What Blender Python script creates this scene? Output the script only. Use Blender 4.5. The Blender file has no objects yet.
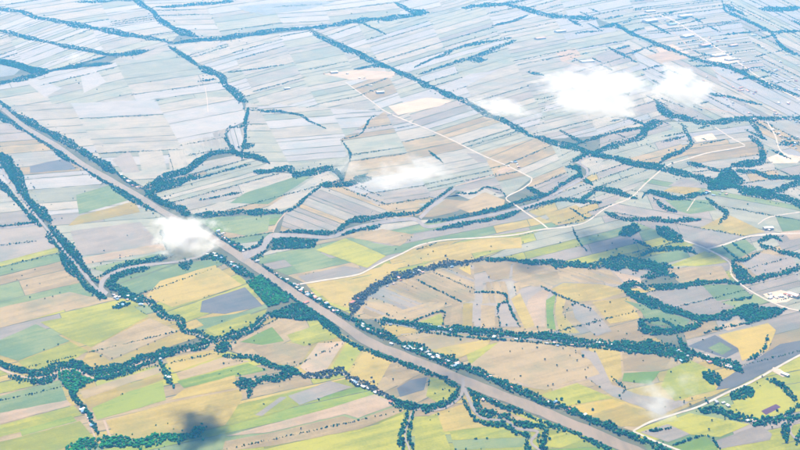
import bpy, math, random
import numpy as np

random.seed(7)
RNG = np.random.default_rng(11)
scene = bpy.context.scene
col = scene.collection

# ------------------------------------------------------------------ camera
F, VH, H = 1111.0, -150.0, 2000.0           # focal length and horizon row on the 800x450 photograph, height above the plain
PITCH = math.atan((225 - VH) / F)
CP, SP = math.cos(PITCH), math.sin(PITCH)
cam_data = bpy.data.cameras.new('camera')
cam_data.sensor_width = 36.0
cam_data.lens = 36.0 * F / 800.0
cam_data.clip_start = 1.0
cam_data.clip_end = 200000.0
cam = bpy.data.objects.new('camera', cam_data)
col.objects.link(cam)
cam.location = (0, 0, H)
cam.rotation_euler = (math.pi / 2 - PITCH, 0, 0)
scene.camera = cam

# ------------------------------------------------------------------ sky, sun, exposure
SUN_EL, SUN_AZ = math.radians(60), math.radians(-14)      # azimuth of the sun from +Y (the way the camera looks), towards +X
world = bpy.data.worlds.new('World')
scene.world = world
world.use_nodes = True
wn = world.node_tree.nodes
bg = wn['Background']
sky = wn.new('ShaderNodeTexSky')
sky.sky_type = 'NISHITA'
sky.sun_disc = False
sky.sun_elevation = SUN_EL
sky.sun_rotation = SUN_AZ
sky.altitude = 2000
world.node_tree.links.new(sky.outputs[0], bg.inputs['Color'])
bg.inputs['Strength'].default_value = 0.07
sun_data = bpy.data.lights.new('sun', 'SUN')
sun_data.energy = 5.0
sun_data.angle = math.radians(0.5)
sun_data.color = (1.0, 0.96, 0.9)
sun = bpy.data.objects.new('sun', sun_data)
col.objects.link(sun)
sun.location = (0, 3000, 4000)
sun.rotation_euler = (-(math.pi / 2 - SUN_EL), 0, -SUN_AZ)
vs = scene.view_settings
vs.view_transform = 'Standard'
vs.look = 'None'
vs.gamma = 1.0
vs.use_curve_mapping = False
vs.exposure = 1.06
scene.render.engine = 'CYCLES'
scene.cycles.use_denoising = True
scene.cycles.max_bounces = 6
scene.cycles.diffuse_bounces = 2
scene.cycles.glossy_bounces = 2
scene.cycles.volume_bounces = 2
scene.cycles.transparent_max_bounces = 8
scene.cycles.volume_max_steps = 256

HAZE_DENSITY = 5.2e-5
HAZE_COLOR = (0.12, 0.47, 1.0)

# ------------------------------------------------------------------ helpers
def ground(pts, z=0.0):
    """pixel positions of the photograph -> points on the plain at height z"""
    p = np.asarray(pts, float).reshape(-1, 2)
    u = (p[:, 0] - 400) / F
    v = (p[:, 1] - 225) / F
    d = np.stack([u, CP - v * SP, -SP - v * CP], 1)
    t = (z - H) / d[:, 2]
    o = d * t[:, None]
    o[:, 2] = z
    return o

def mpp(y):                                  # metres per pixel across the view at row y
    return H / ((y - VH) * CP)

def smooth(pts, step=4.0):
    """Catmull-Rom through the points, resampled about every step pixels"""
    P = [np.array(p, float) for p in pts]
    if len(P) == 2:
        n = max(2, int(np.linalg.norm(P[1] - P[0]) / step) + 1)
        return np.array([P[0] + (P[1] - P[0]) * k / (n - 1) for k in range(n)])
    Q = [2 * P[0] - P[1]] + P + [2 * P[-1] - P[-2]]
    out = []
    for i in range(1, len(Q) - 2):
        a, b, c, d = Q[i - 1], Q[i], Q[i + 1], Q[i + 2]
        n = max(1, int(np.linalg.norm(c - b) / step))
        for k in range(n):
            t = k / n
            out.append(0.5 * (2 * b + (c - a) * t + (2 * a - 5 * b + 4 * c - d) * t * t + (3 * b - a - 3 * c + d) * t ** 3))
    out.append(P[-1])
    return np.array(out)

def mesh_obj(name, verts, faces, mat, parent=None):
    me = bpy.data.meshes.new(name)
    me.from_pydata([tuple(v) for v in verts], [], [tuple(f) for f in faces])
    me.update()
    if mat: me.materials.append(mat)
    o = bpy.data.objects.new(name, me)
    col.objects.link(o)
    if parent: o.parent = parent
    return o

def fast_mesh(name, V, T, mat):
    """numpy triangles -> mesh"""
    me = bpy.data.meshes.new(name)
    me.vertices.add(len(V)); me.vertices.foreach_set('co', V.astype(np.float32).ravel())
    me.loops.add(T.size); me.loops.foreach_set('vertex_index', T.astype(np.int32).ravel())
    me.polygons.add(len(T))
    me.polygons.foreach_set('loop_start', np.arange(0, T.size, 3, dtype=np.int32))
    me.polygons.foreach_set('loop_total', np.full(len(T), 3, dtype=np.int32))
    me.update(calc_edges=True)
    if mat: me.materials.append(mat)
    return me

def link(name, me, parent=None):
    o = bpy.data.objects.new(name, me)
    col.objects.link(o)
    if parent: o.parent = parent
    return o

def tag(o, label=None, cat=None, group=None, kind=None):
    if label: o['label'] = label
    if cat: o['category'] = cat
    if group: o['group'] = group
    if kind: o['kind'] = kind
    return o

def empty(name, loc, rz=0.0, s=1.0):
    o = bpy.data.objects.new(name, None)
    col.objects.link(o)
    o.location = loc
    o.rotation_euler = (0, 0, rz)
    o.scale = (s, s, s)
    o.empty_display_size = 3
    return o

# ------------------------------------------------------------------ materials
def base_mat(name, rough=0.9, spec=0.2):
    m = bpy.data.materials.new(name)
    m.use_nodes = True
    b = m.node_tree.nodes['Principled BSDF']
    b.inputs['Roughness'].default_value = rough
    b.inputs['Specular IOR Level'].default_value = spec
    return m, m.node_tree.nodes, m.node_tree.links, b

def ramp(N, L, src, stops):
    r = N.new('ShaderNodeValToRGB')
    e = r.color_ramp.elements
    while len(e) < len(stops): e.new(0.5)
    for k, (p, c) in enumerate(stops):
        e[k].position = p
        e[k].color = (*c, 1) if len(c) == 3 else c
    L.new(src, r.inputs[0])
    return r.outputs[0]

def noise(N, L, vec, scale, detail=4, rough=0.6):
    n = N.new('ShaderNodeTexNoise')
    n.inputs['Scale'].default_value = scale
    n.inputs['Detail'].default_value = detail
    n.inputs['Roughness'].default_value = rough
    L.new(vec, n.inputs['Vector'])
    return n.outputs['Fac']

def field_mat(name, a, b, rough=0.85, spec=0.25):
    """soil or crop colours a..b: cloudy patches, furrow streaks along the field, fine mottling"""
    m, N, L, bs = base_mat(name, rough, spec)
    geo = N.new('ShaderNodeNewGeometry')
    pos = geo.outputs['Position']
    at = N.new('ShaderNodeAttribute'); at.attribute_name = 'furrow'
    # rotate the position so that x runs along the furrows: (p.d, p x d)
    dot = N.new('ShaderNodeVectorMath'); dot.operation = 'DOT_PRODUCT'
    L.new(pos, dot.inputs[0]); L.new(at.outputs['Vector'], dot.inputs[1])
    cr = N.new('ShaderNodeVectorMath'); cr.operation = 'CROSS_PRODUCT'
    L.new(pos, cr.inputs[0]); L.new(at.outputs['Vector'], cr.inputs[1])
    sp = N.new('ShaderNodeSeparateXYZ'); L.new(cr.outputs[0], sp.inputs[0])
    cb = N.new('ShaderNodeCombineXYZ')
    s1 = N.new('ShaderNodeMath'); s1.operation = 'MULTIPLY'; s1.inputs[1].default_value = 0.06
    L.new(dot.outputs['Value'], s1.inputs[0])
    L.new(s1.outputs[0], cb.inputs[0]); L.new(sp.outputs['Z'], cb.inputs[1])
    tn = N.new('ShaderNodeAttribute'); tn.attribute_name = 'tint'
    n1 = noise(N, L, pos, 0.0055, 6, 0.66)
    n2 = noise(N, L, cb.outputs[0], 0.024, 4, 0.7)
    n3 = noise(N, L, pos, 0.10, 4, 0.8)
    def mul(x, k):
        q = N.new('ShaderNodeMath'); q.operation = 'MULTIPLY'; q.inputs[1].default_value = k; L.new(x, q.inputs[0]); return q.outputs[0]
    def add(x, y):
        q = N.new('ShaderNodeMath'); q.operation = 'ADD'; L.new(x, q.inputs[0]); L.new(y, q.inputs[1]); return q.outputs[0]
    fac = add(add(mul(n1, 0.90), mul(n2, 0.95)), add(mul(n3, 0.60), mul(tn.outputs['Fac'], 0.32)))
    dk = tuple(x * 0.74 for x in a)
    hi = tuple(min(0.6, x * 1.10) for x in b)
    sc = N.new('ShaderNodeMapRange'); sc.inputs['From Min'].default_value = 0.98; sc.inputs['From Max'].default_value = 1.78
    L.new(fac, sc.inputs['Value'])
    c = ramp(N, L, sc.outputs[0], [(0.0, dk), (0.38, a), (0.66, b), (1.0, hi)])
    # weedy or damp patches in places
    w1 = noise(N, L, pos, 0.0032, 5, 0.7)
    wf = ramp(N, L, w1, [(0.50, (0, 0, 0)), (0.66, (0.6, 0.6, 0.6))])
    mx = N.new('ShaderNodeMix'); mx.data_type = 'RGBA'
    L.new(wf, mx.inputs[0]); L.new(c, mx.inputs[6])
    g = sum(a) / 3
    mx.inputs[7].default_value = (a[0] * 0.72, a[1] * 0.88 + 0.012, a[2] * 0.9 + 0.015, 1)
    c = mx.outputs[2]
    L.new(c, bs.inputs['Base Color'])
    return m

FM = {
    't': field_mat('tan_stubble', (0.175, 0.13, 0.055), (0.24, 0.18, 0.085)),
    's': field_mat('ripe_straw', (0.20, 0.15, 0.020), (0.265, 0.20, 0.038)),
    'y': field_mat('yellow_green_rice', (0.145, 0.155, 0.002), (0.225, 0.215, 0.008)),
    'G': field_mat('young_green_rice', (0.085, 0.135, 0.003), (0.15, 0.18, 0.010)),
    'a': field_mat('sage_green_crop', (0.080, 0.120, 0.038), (0.130, 0.158, 0.055)),
    'g': field_mat('grey_wet_fallow', (0.135, 0.115, 0.090), (0.18, 0.15, 0.12), 0.7, 0.3),
    'd': field_mat('dark_grey_soil', (0.034, 0.038, 0.044), (0.060, 0.060, 0.060), 0.7, 0.3),
    'p': field_mat('pale_dry_paddy', (0.19, 0.174, 0.142), (0.245, 0.222, 0.182)),
    'w': field_mat('shallow_flooded_paddy', (0.168, 0.155, 0.148), (0.205, 0.19, 0.182), 0.55, 0.4),
    'k': field_mat('pinkish_soil', (0.225, 0.165, 0.10), (0.285, 0.21, 0.135)),
    'q': field_mat('pale_green_paddy', (0.162, 0.165, 0.122), (0.21, 0.205, 0.155)),
    'b': field_mat('bare_pale_lot', (0.31, 0.24, 0.17), (0.37, 0.29, 0.22)),
    'o': field_mat('ochre_field', (0.24, 0.175, 0.012), (0.29, 0.21, 0.025)),
    'v': field_mat('violet_crop', (0.06, 0.02, 0.05), (0.09, 0.035, 0.07)),
}

def ground_mat():
    m, N, L, b = base_mat('grassy_ground', 0.95, 0.1)
    geo = N.new('ShaderNodeNewGeometry')
    c = ramp(N, L, noise(N, L, geo.outputs['Position'], 0.006, 8, 0.65), [(0.3, (0.055, 0.065, 0.035)), (0.55, (0.095, 0.095, 0.055)), (0.75, (0.15, 0.13, 0.08))])
    L.new(c, b.inputs['Base Color'])
    return m
M_GROUND = ground_mat()

def water_mat(name, a, b_, rough=0.35):
    m, N, L, b = base_mat(name, rough, 0.5)
    geo = N.new('ShaderNodeNewGeometry')
    mp = N.new('ShaderNodeMapping'); mp.inputs['Rotation'].default_value = (0, 0, 0.55); mp.inputs['Scale'].default_value = (1.0, 0.18, 1.0)
    L.new(geo.outputs['Position'], mp.inputs['Vector'])
    ad = N.new('ShaderNodeMath'); ad.operation = 'ADD'
    hf = N.new('ShaderNodeMath'); hf.operation = 'MULTIPLY_ADD'; hf.inputs[1].default_value = 0.5; hf.inputs[2].default_value = 0.0
    L.new(noise(N, L, mp.outputs[0], 0.035, 4, 0.65), hf.inputs[0])
    h2 = N.new('ShaderNodeMath'); h2.operation = 'MULTIPLY'; h2.inputs[1].default_value = 0.5
    L.new(noise(N, L, geo.outputs['Position'], 0.004, 4, 0.6), h2.inputs[0])
    L.new(hf.outputs[0], ad.inputs[0]); L.new(h2.outputs[0], ad.inputs[1])
    dk = tuple(x * 0.78 for x in a)
    c = ramp(N, L, ad.outputs[0], [(0.38, dk), (0.48, a), (0.60, b_)])
    L.new(c, b.inputs['Base Color'])
    bp = N.new('ShaderNodeBump'); bp.inputs['Strength'].default_value = 0.15; bp.inputs['Distance'].default_value = 0.5
    L.new(noise(N, L, geo.outputs['Position'], 0.15, 3, 0.6), bp.inputs['Height'])
    L.new(bp.outputs[0], b.inputs['Normal'])
    return m
M_CANAL = water_mat('silty_brown_water', (0.165, 0.12, 0.065), (0.195, 0.14, 0.085))
M_RIVER = water_mat('grey_river_water', (0.165, 0.135, 0.11), (0.21, 0.17, 0.14))
M_POND = water_mat('blue_grey_pond_water', (0.09, 0.10, 0.105), (0.14, 0.14, 0.135), 0.45)

def road_mat(name, a, b_):
    m, N, L, b = base_mat(name, 0.9, 0.2)
    geo = N.new('ShaderNodeNewGeometry')
    c = ramp(N, L, noise(N, L, geo.outputs['Position'], 0.02, 5, 0.65), [(0.35, a), (0.65, b_)])
    L.new(c, b.inputs['Base Color'])
    return m
M_ROAD = road_mat('pale_dust_road', (0.29, 0.255, 0.21), (0.40, 0.355, 0.30))
M_TRACK = road_mat('earth_track', (0.25, 0.18, 0.13), (0.31, 0.24, 0.17))
M_YARD = road_mat('bare_compacted_yard', (0.34, 0.26, 0.20), (0.46, 0.38, 0.30))

def leaf_mat(name, a, b_):
    m, N, L, b = base_mat(name, 0.9, 0.03)
    geo = N.new('ShaderNodeNewGeometry')
    at = N.new('ShaderNodeAttribute'); at.attribute_name = 'shade'
    n = noise(N, L, geo.outputs['Position'], 0.02, 5, 0.75)
    k = N.new('ShaderNodeMath'); k.operation = 'MULTIPLY'; k.inputs[1].default_value = 0.55; L.new(n, k.inputs[0])
    q = N.new('ShaderNodeMath'); q.operation = 'MULTIPLY_ADD'; q.inputs[1].default_value = 0.5; L.new(at.outputs['Fac'], q.inputs[0]); L.new(k.outputs[0], q.inputs[2])
    hi = (b_[0] * 2.2, b_[1] * 1.35, b_[2] * 1.1)
    c = ramp(N, L, q.outputs[0], [(0.2, a), (0.42, tuple((x + y) / 2 for x, y in zip(a, b_))), (0.62, b_), (0.78, hi)])
    L.new(c, b.inputs['Base Color'])
    return m
M_LEAF = leaf_mat('dense_foliage', (0.002, 0.022, 0.013), (0.009, 0.088, 0.032))
M_LEAF_DRY = leaf_mat('dusty_foliage', (0.022, 0.030, 0.028), (0.045, 0.058, 0.045))
M_LEAF_BRIGHT = leaf_mat('bright_grove_foliage', (0.005, 0.075, 0.018), (0.016, 0.155, 0.028))

def plain_mat(name, c, rough=0.8, var=0.25):
    m, N, L, b = base_mat(name, rough, 0.3)
    oi = N.new('ShaderNodeObjectInfo')
    lo = tuple(x * (1 - var) for x in c); hi = tuple(min(0.85, x * (1 + var * 0.5)) for x in c)
    L.new(ramp(N, L, oi.outputs['Random'], [(0, lo), (1, hi)]), b.inputs['Base Color'])
    return m
M_BARK = plain_mat('bark', (0.10, 0.075, 0.05))
M_WALL = plain_mat('plaster_wall', (0.55, 0.50, 0.44))
ROOFS = {
    'white': plain_mat('white_sheet_roof', (0.56, 0.55, 0.53), 0.6),
    'red': plain_mat('rusty_red_roof', (0.42, 0.17, 0.12), 0.7),
    'grey': plain_mat('grey_cement_roof', (0.34, 0.35, 0.37), 0.7),
    'blue': plain_mat('blue_sheet_roof', (0.18, 0.30, 0.48), 0.5),
    'pink': plain_mat('faded_pink_roof', (0.62, 0.38, 0.32), 0.7),
}

# ------------------------------------------------------------------ ground
XS = np.linspace(-45000, 45000, 31); YS = np.linspace(-20000, 75000, 31)
gv = [(x, y, 0.0) for y in YS for x in XS]
gf = [(j * 31 + i, j * 31 + i + 1, (j + 1) * 31 + i + 1, (j + 1) * 31 + i) for j in range(30) for i in range(30)]
GROUND = tag(mesh_obj('ground', gv, gf, M_GROUND), 'flat hazy river plain divided into farm fields', kind='structure')

# ------------------------------------------------------------------ fields
FIELDS = []        # (pixel polygon, material key, direction in pixels, layer z)
HEDGE = []         # shrub lines along some field edges: (a, b)

def clip(poly, n, c):
    """keep the side n.p >= c"""
    out = []
    for i in range(len(poly)):
        a, b = poly[i], poly[(i + 1) % len(poly)]
        da, db = n @ a - c, n @ b - c
        if da >= 0: out.append(a)
        if da * db < 0: out.append(a + (b - a) * da / (da - db))
    return out

def area(poly):
    p = np.array(poly)
    x, y = p[:, 0], p[:, 1]
    return 0.5 * abs(np.dot(x, np.roll(y, -1)) - np.dot(y, np.roll(x, -1)))

def blocks(poly, d, width, pal, size, slant=0.22, cdir=(0.55, 1.0), **kw):
    """cut a wide tract across into blocks whose plots run in slightly different directions"""
    poly = [np.array(p, float) for p in poly]
    cd = np.array(cdir, float); cd /= np.linalg.norm(cd)
    cn = np.array([cd[1], -cd[0]])
    lo, hi = min(cn @ p for p in poly), max(cn @ p for p in poly)
    a = lo
    while a < hi - 2:
        b = a + size * random.uniform(0.6, 1.4)
        if hi - b < size * 0.4: b = hi + 1
        part = clip(clip(poly, cn, a), -cn, -b)
        if len(part) >= 3 and area(part) > 20:
            if random.random() < slant:
                region(part, (1.0, 0.35) if random.random() < .5 else (1.0, 0.5), width * 1.1, pal, cdir=d, **kw)
            else:
                region(part, (1, d[1] / d[0] + random.uniform(-.10, .10)), width * random.uniform(.75, 1.25), pal, cdir=cdir, **kw)
        a = b

def region(poly, d, width, pal, cross=0.6, gap=0.6, hedge=0.10, z=0.10, cdir=None, maxlen=90):
    """a traced block of land cut into strips along d (pixel direction), strips cut across now and then"""
    poly = [np.array(p, float) for p in poly]
    d = np.array(d, float); d /= np.linalg.norm(d)
    n = np.array([-d[1], d[0]])
    if n[1] < 0: n = -n
    cd = np.array(cdir if cdir is not None else (0.45, 1.0), float); cd /= np.linalg.norm(cd)
    cn = np.array([cd[1], -cd[0]])
    cs = [n @ p for p in poly]
    c = min(cs) + random.uniform(0, width * 0.5) - width * 0.5
    zi = z + random.uniform(0, 0.04)
    last = None
    while c < max(cs):
        y0 = np.mean([p[1] for p in poly])
        w = width * random.choice([0.55, 0.75, 1.0, 1.0, 1.35, 1.8])
        tilt = random.uniform(-0.012, 0.012)
        strip = clip(clip(poly, n, c + gap / 2), -n, -(c + w - gap / 2))
        if len(strip) >= 3 and area(strip) > 6:
            es = [cn @ p for p in strip]
            lo, hi = min(es), max(es)
            cuts = [lo - 1]
            pos = lo
            while True:
                pos += random.uniform(0.45, 1.5) * maxlen * (1 if random.random() < cross else 3)
                if pos > hi - maxlen * 0.25: break
                cuts.append(pos)
            cuts.append(hi + 1)
            for a, b in zip(cuts[:-1], cuts[1:]):
                g2 = gap * 0.5
                cell = clip(clip(strip, cn, a + g2), -cn, -(b - g2))
                if len(cell) >= 3 and area(cell) > 6:
                    key = random.choice(pal)
                    if last and random.random() < 0.22: key = last
                    last = key
                    FIELDS.append((cell, key, d, zi))
            if random.random() < hedge:
                tops = sorted(strip, key=lambda p: n @ p)[:2]
                HEDGE.append((tops[0], tops[1]))
        c += w

def field(poly, key, d=(1, -0.25), z=0.5):
    FIELDS.append(([np.array(p, float) for p in poly], key, np.array(d, float), z + random.uniform(0, 0.3)))

PALE = 'ppppwwwgtpp'
# --- the blocks of land, back to front
blocks([(-60,-30),(137,-30),(144,6),(160,20),(170,27),(182,32),(170,43),(105,30),(40,18),(-60,-3)], (1,-.16), 3.6, 'pqwwpqw', 62, hedge=.2, slant=0)
blocks([(-60,0),(40,18),(105,30),(170,43),(147,51),(107,54),(65,46),(-60,20)], (1,-.28), 3.6, 'pqwwpw', 62, slant=0)
blocks([(-60,22),(65,46),(107,55),(67,67),(47,70),(0,60),(-60,50)], (1,-.28), 4.0, 'pqwwpw', 62, slant=0)
blocks([(145,-30),(400,-30),(400,16),(310,27),(200,40),(182,32),(160,20),(144,6)], (1,-.13), 5, 'ppwwqp', 62, hedge=.2, slant=0)
blocks([(-60,78),(0,84),(47,72),(110,64),(147,52),(170,43),(185,57),(200,66),(222,78),(240,96),(0,106),(-60,66)], (1,-.17), 8, 'pqpwwqp', 62, maxlen=70, hedge=.2, slant=0)
blocks([(0,106),(240,96),(247,120),(230,128),(226,140),(232,150),(200,160),(165,178),(145,187),(120,174),(60,138)], (1,-.13), 8, 'ppqpqwp', 62, maxlen=120, cross=.4, slant=0)
blocks([(185,55),(200,42),(310,30),(390,68),(345,82),(385,111),(246,104),(222,77)], (1,-.24), 5.5, 'pqpwwqp', 62, maxlen=120, cross=.4, hedge=.15, slant=0)
blocks([(246,103),(385,111),(340,140),(350,160),(340,172),(295,172),(255,170),(269,162),(240,154)], (1,-.10), 8, 'pqwwqpq', 62, maxlen=90, slant=0)
blocks([(345,82),(390,68),(470,103),(507,122),(540,137),(480,153),(405,120),(385,111)], (1,-.27), 5, 'pqwpqtg', 62, maxlen=90, slant=0)
blocks([(340,140),(385,111),(405,120),(480,153),(532,178),(506,198),(455,190),(444,197),(420,215),(400,218),(350,190),(344,182),(350,160)], (1,-.22), 8, 'pqtqgwq', 62, maxlen=70, slant=0, hedge=.4)
blocks([(480,153),(540,137),(583,150),(572,163),(586,177),(550,198),(527,187),(532,178)], (1,-.40), 9, 'pqgpqt', 62, maxlen=70, slant=0, hedge=.4)
blocks([(310,28),(425,13),(510,4),(530,10),(595,18),(600,28),(617,26),(640,36),(560,70),(540,137),(470,103),(390,66)], (1,-.27), 4.5, 'pqppwgq', 62, maxlen=90, hedge=.25, slant=0)
blocks([(560,70),(640,36),(700,60),(740,71),(770,85),(800,96),(860,110),(860,125),(770,118),(700,122),(662,120),(645,125),(600,136),(532,140)], (1,-.22), 5, 'wwqpwggp', 62, maxlen=50)
blocks([(400,16),(400,-30),(860,-30),(860,80),(800,96),(750,76),(700,60),(617,26),(595,18),(530,10),(505,4),(428,13)], (1,-.2), 4, 'wwqgwpp', 62, maxlen=45, hedge=.2)
blocks([(600,136),(645,128),(662,122),(700,122),(770,118),(860,112),(860,215),(800,204),(740,185),(660,167),(600,155)], (1,-.22), 8, 'pqgwqpqgt', 62, maxlen=55, hedge=.4)
region([(586,177),(600,156),(660,167),(645,184),(606,208),(586,222),(560,226),(520,208),(550,198)], (1,-.35), 9, 'pqsqptg', maxlen=50, hedge=.4)
region([(606,208),(660,170),(700,177),(740,187),(800,204),(800,235),(750,237),(707,249),(683,240),(640,224)], (1,.18), 9, 'qpsqgga', maxlen=60, hedge=.4)
region([(586,222),(606,208),(640,224),(683,240),(707,249),(729,262),(735,283),(665,272),(600,265),(485,259),(525,240),(541,229)], (1,-.25), 8, 'gqgdya', maxlen=50, hedge=.4)
blocks([(707,249),(750,237),(800,235),(860,215),(860,330),(800,311),(756,294),(731,274)], (1,-.25), 9, 'gqgqpt', 90, maxlen=60, slant=0, hedge=.4)
region([(145,187),(200,162),(240,155),(270,165),(255,171),(295,174),(330,168),(344,182),(320,186),(285,212),(200,216),(175,208)], (1,-.27), 7, 'pqptqpq', maxlen=110, hedge=.3)
region([(200,218),(282,214),(272,236),(263,249),(245,251),(217,233),(190,214)], (1,-.14), 7, 'aaptG', maxlen=120)
region([(285,212),(320,187),(365,178),(400,218),(385,220),(347,223),(334,232),(280,232)], (1,.38), 6, 'gtgpgt', maxlen=120, cdir=(1,-1))
region([(270,250),(344,236),(384,224),(420,220),(480,218),(520,208),(560,226),(541,229),(475,238),(420,244),(381,263),(356,275),(305,283),(253,260)], (1,-.2), 8, 'tpaags', maxlen=60)
blocks([(305,283),(356,275),(381,263),(420,244),(475,238),(541,229),(525,240),(485,258),(438,265),(371,289),(351,314),(320,300)], (1,-.3), 9, 'sssty', 90, maxlen=80, slant=0)
region([(356,302),(400,277),(485,260),(600,267),(665,272),(620,288),(640,297),(645,330),(673,350),(600,343),(540,334),(445,330),(377,320),(354,318)], (1,-.25), 12, 'ttgtts', maxlen=60)
region([(400,343),(377,322),(407,327),(533,338),(600,345),(683,357),(700,356),(740,368),(800,357),(633,431),(534,397),(464,367)], (1,-.22), 14, 'tsstgt', maxlen=80)
region([(633,431),(700,406),(800,355),(860,330),(860,520),(700,520)], (1,-.2), 16, 'yyyagG', maxlen=80)
region([(623,290),(650,286),(738,283),(756,294),(800,311),(860,330),(800,355),(740,370),(690,352),(683,330),(695,317)], (1,-.25), 12, 'gtasg', maxlen=70, hedge=.4)
region([(-60,75),(0,116),(57,151),(117,188),(155,211),(175,225),(173,254),(118,267),(100,284),(73,250),(50,223),(27,197),(12,168),(-60,130)], (1,-.08), 8, 'pqgwptq', maxlen=110, cross=.4)
region([(-60,150),(0,165),(48,234),(0,262),(-60,280)], (1,-.12), 10, 'ggwqp', maxlen=90)
region([(-60,280),(0,262),(48,234),(70,268),(105,297),(146,301),(186,330),(200,335),(143,358),(100,373),(67,365),(20,372),(-60,340)], (1,-.24), 9, 'tyaysgy', maxlen=150, cross=.4)
region([(104,285),(118,275),(150,266),(186,263),(218,258),(245,280),(268,308),(258,324),(233,335),(213,340),(187,330),(158,311)], (1,-.35), 9, 'sstay', maxlen=90)
region([(-60,350),(20,374),(67,366),(100,374),(143,360),(213,343),(223,350),(245,357),(293,370),(303,375),(338,370),(393,401),(410,410),(409,470),(400,520),(-60,520)], (1,-.22), 11, 'yyystyGay', maxlen=110, cross=.45)
region([(213,343),(258,324),(270,316),(320,320),(364,348),(447,378),(460,388),(437,408),(393,400),(338,370),(303,374),(245,356)], (1,-.5), 14, 'sstyt', maxlen=60)
region([(410,410),(460,400),(470,390),(541,419),(601,443),(660,470),(660,520),(400,520)], (1,-.05), 11, 'yysGat', maxlen=120)
region([(362,312),(372,294),(402,280),(440,270),(474,265),(474,301),(450,302),(441,311),(412,322),(377,319)], (1,.40), 5.5, 'tgtgt', maxlen=200, cross=.2, gap=.7, z=.3, cdir=(1,-1))
region([(372,318),(430,302),(446,303),(441,310),(412,321)], (1,-.30), 4.5, 'tgtt', maxlen=200, cross=.2, gap=.7, z=.4)
region([(486,282),(512,281),(522,288),(508,302),(480,304)], (.25,1), 6, 'tgtp', maxlen=60, gap=.6, z=.4, cdir=(1,0))
region([(556,268),(610,270),(625,285),(600,283),(563,282),(551,287),(525,286)], (1,.35), 8, 'tgtt', maxlen=60, gap=.6, z=.4)
region([(400,334),(440,331),(492,336),(488,345),(470,353),(455,360),(425,348)], (1,-.2), 7, 'sstg', maxlen=60, z=.9)
region([(168,146),(200,138),(226,136),(230,150),(200,159),(170,174)], (.28,1), 8, 'ppwp', maxlen=100, z=.4, cdir=(1,-.2))
region([(205,136),(226,128),(246,124),(242,152),(232,150),(226,138)], (.28,1), 6, 'wgw', maxlen=100, z=.4, cdir=(1,-.2))
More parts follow.
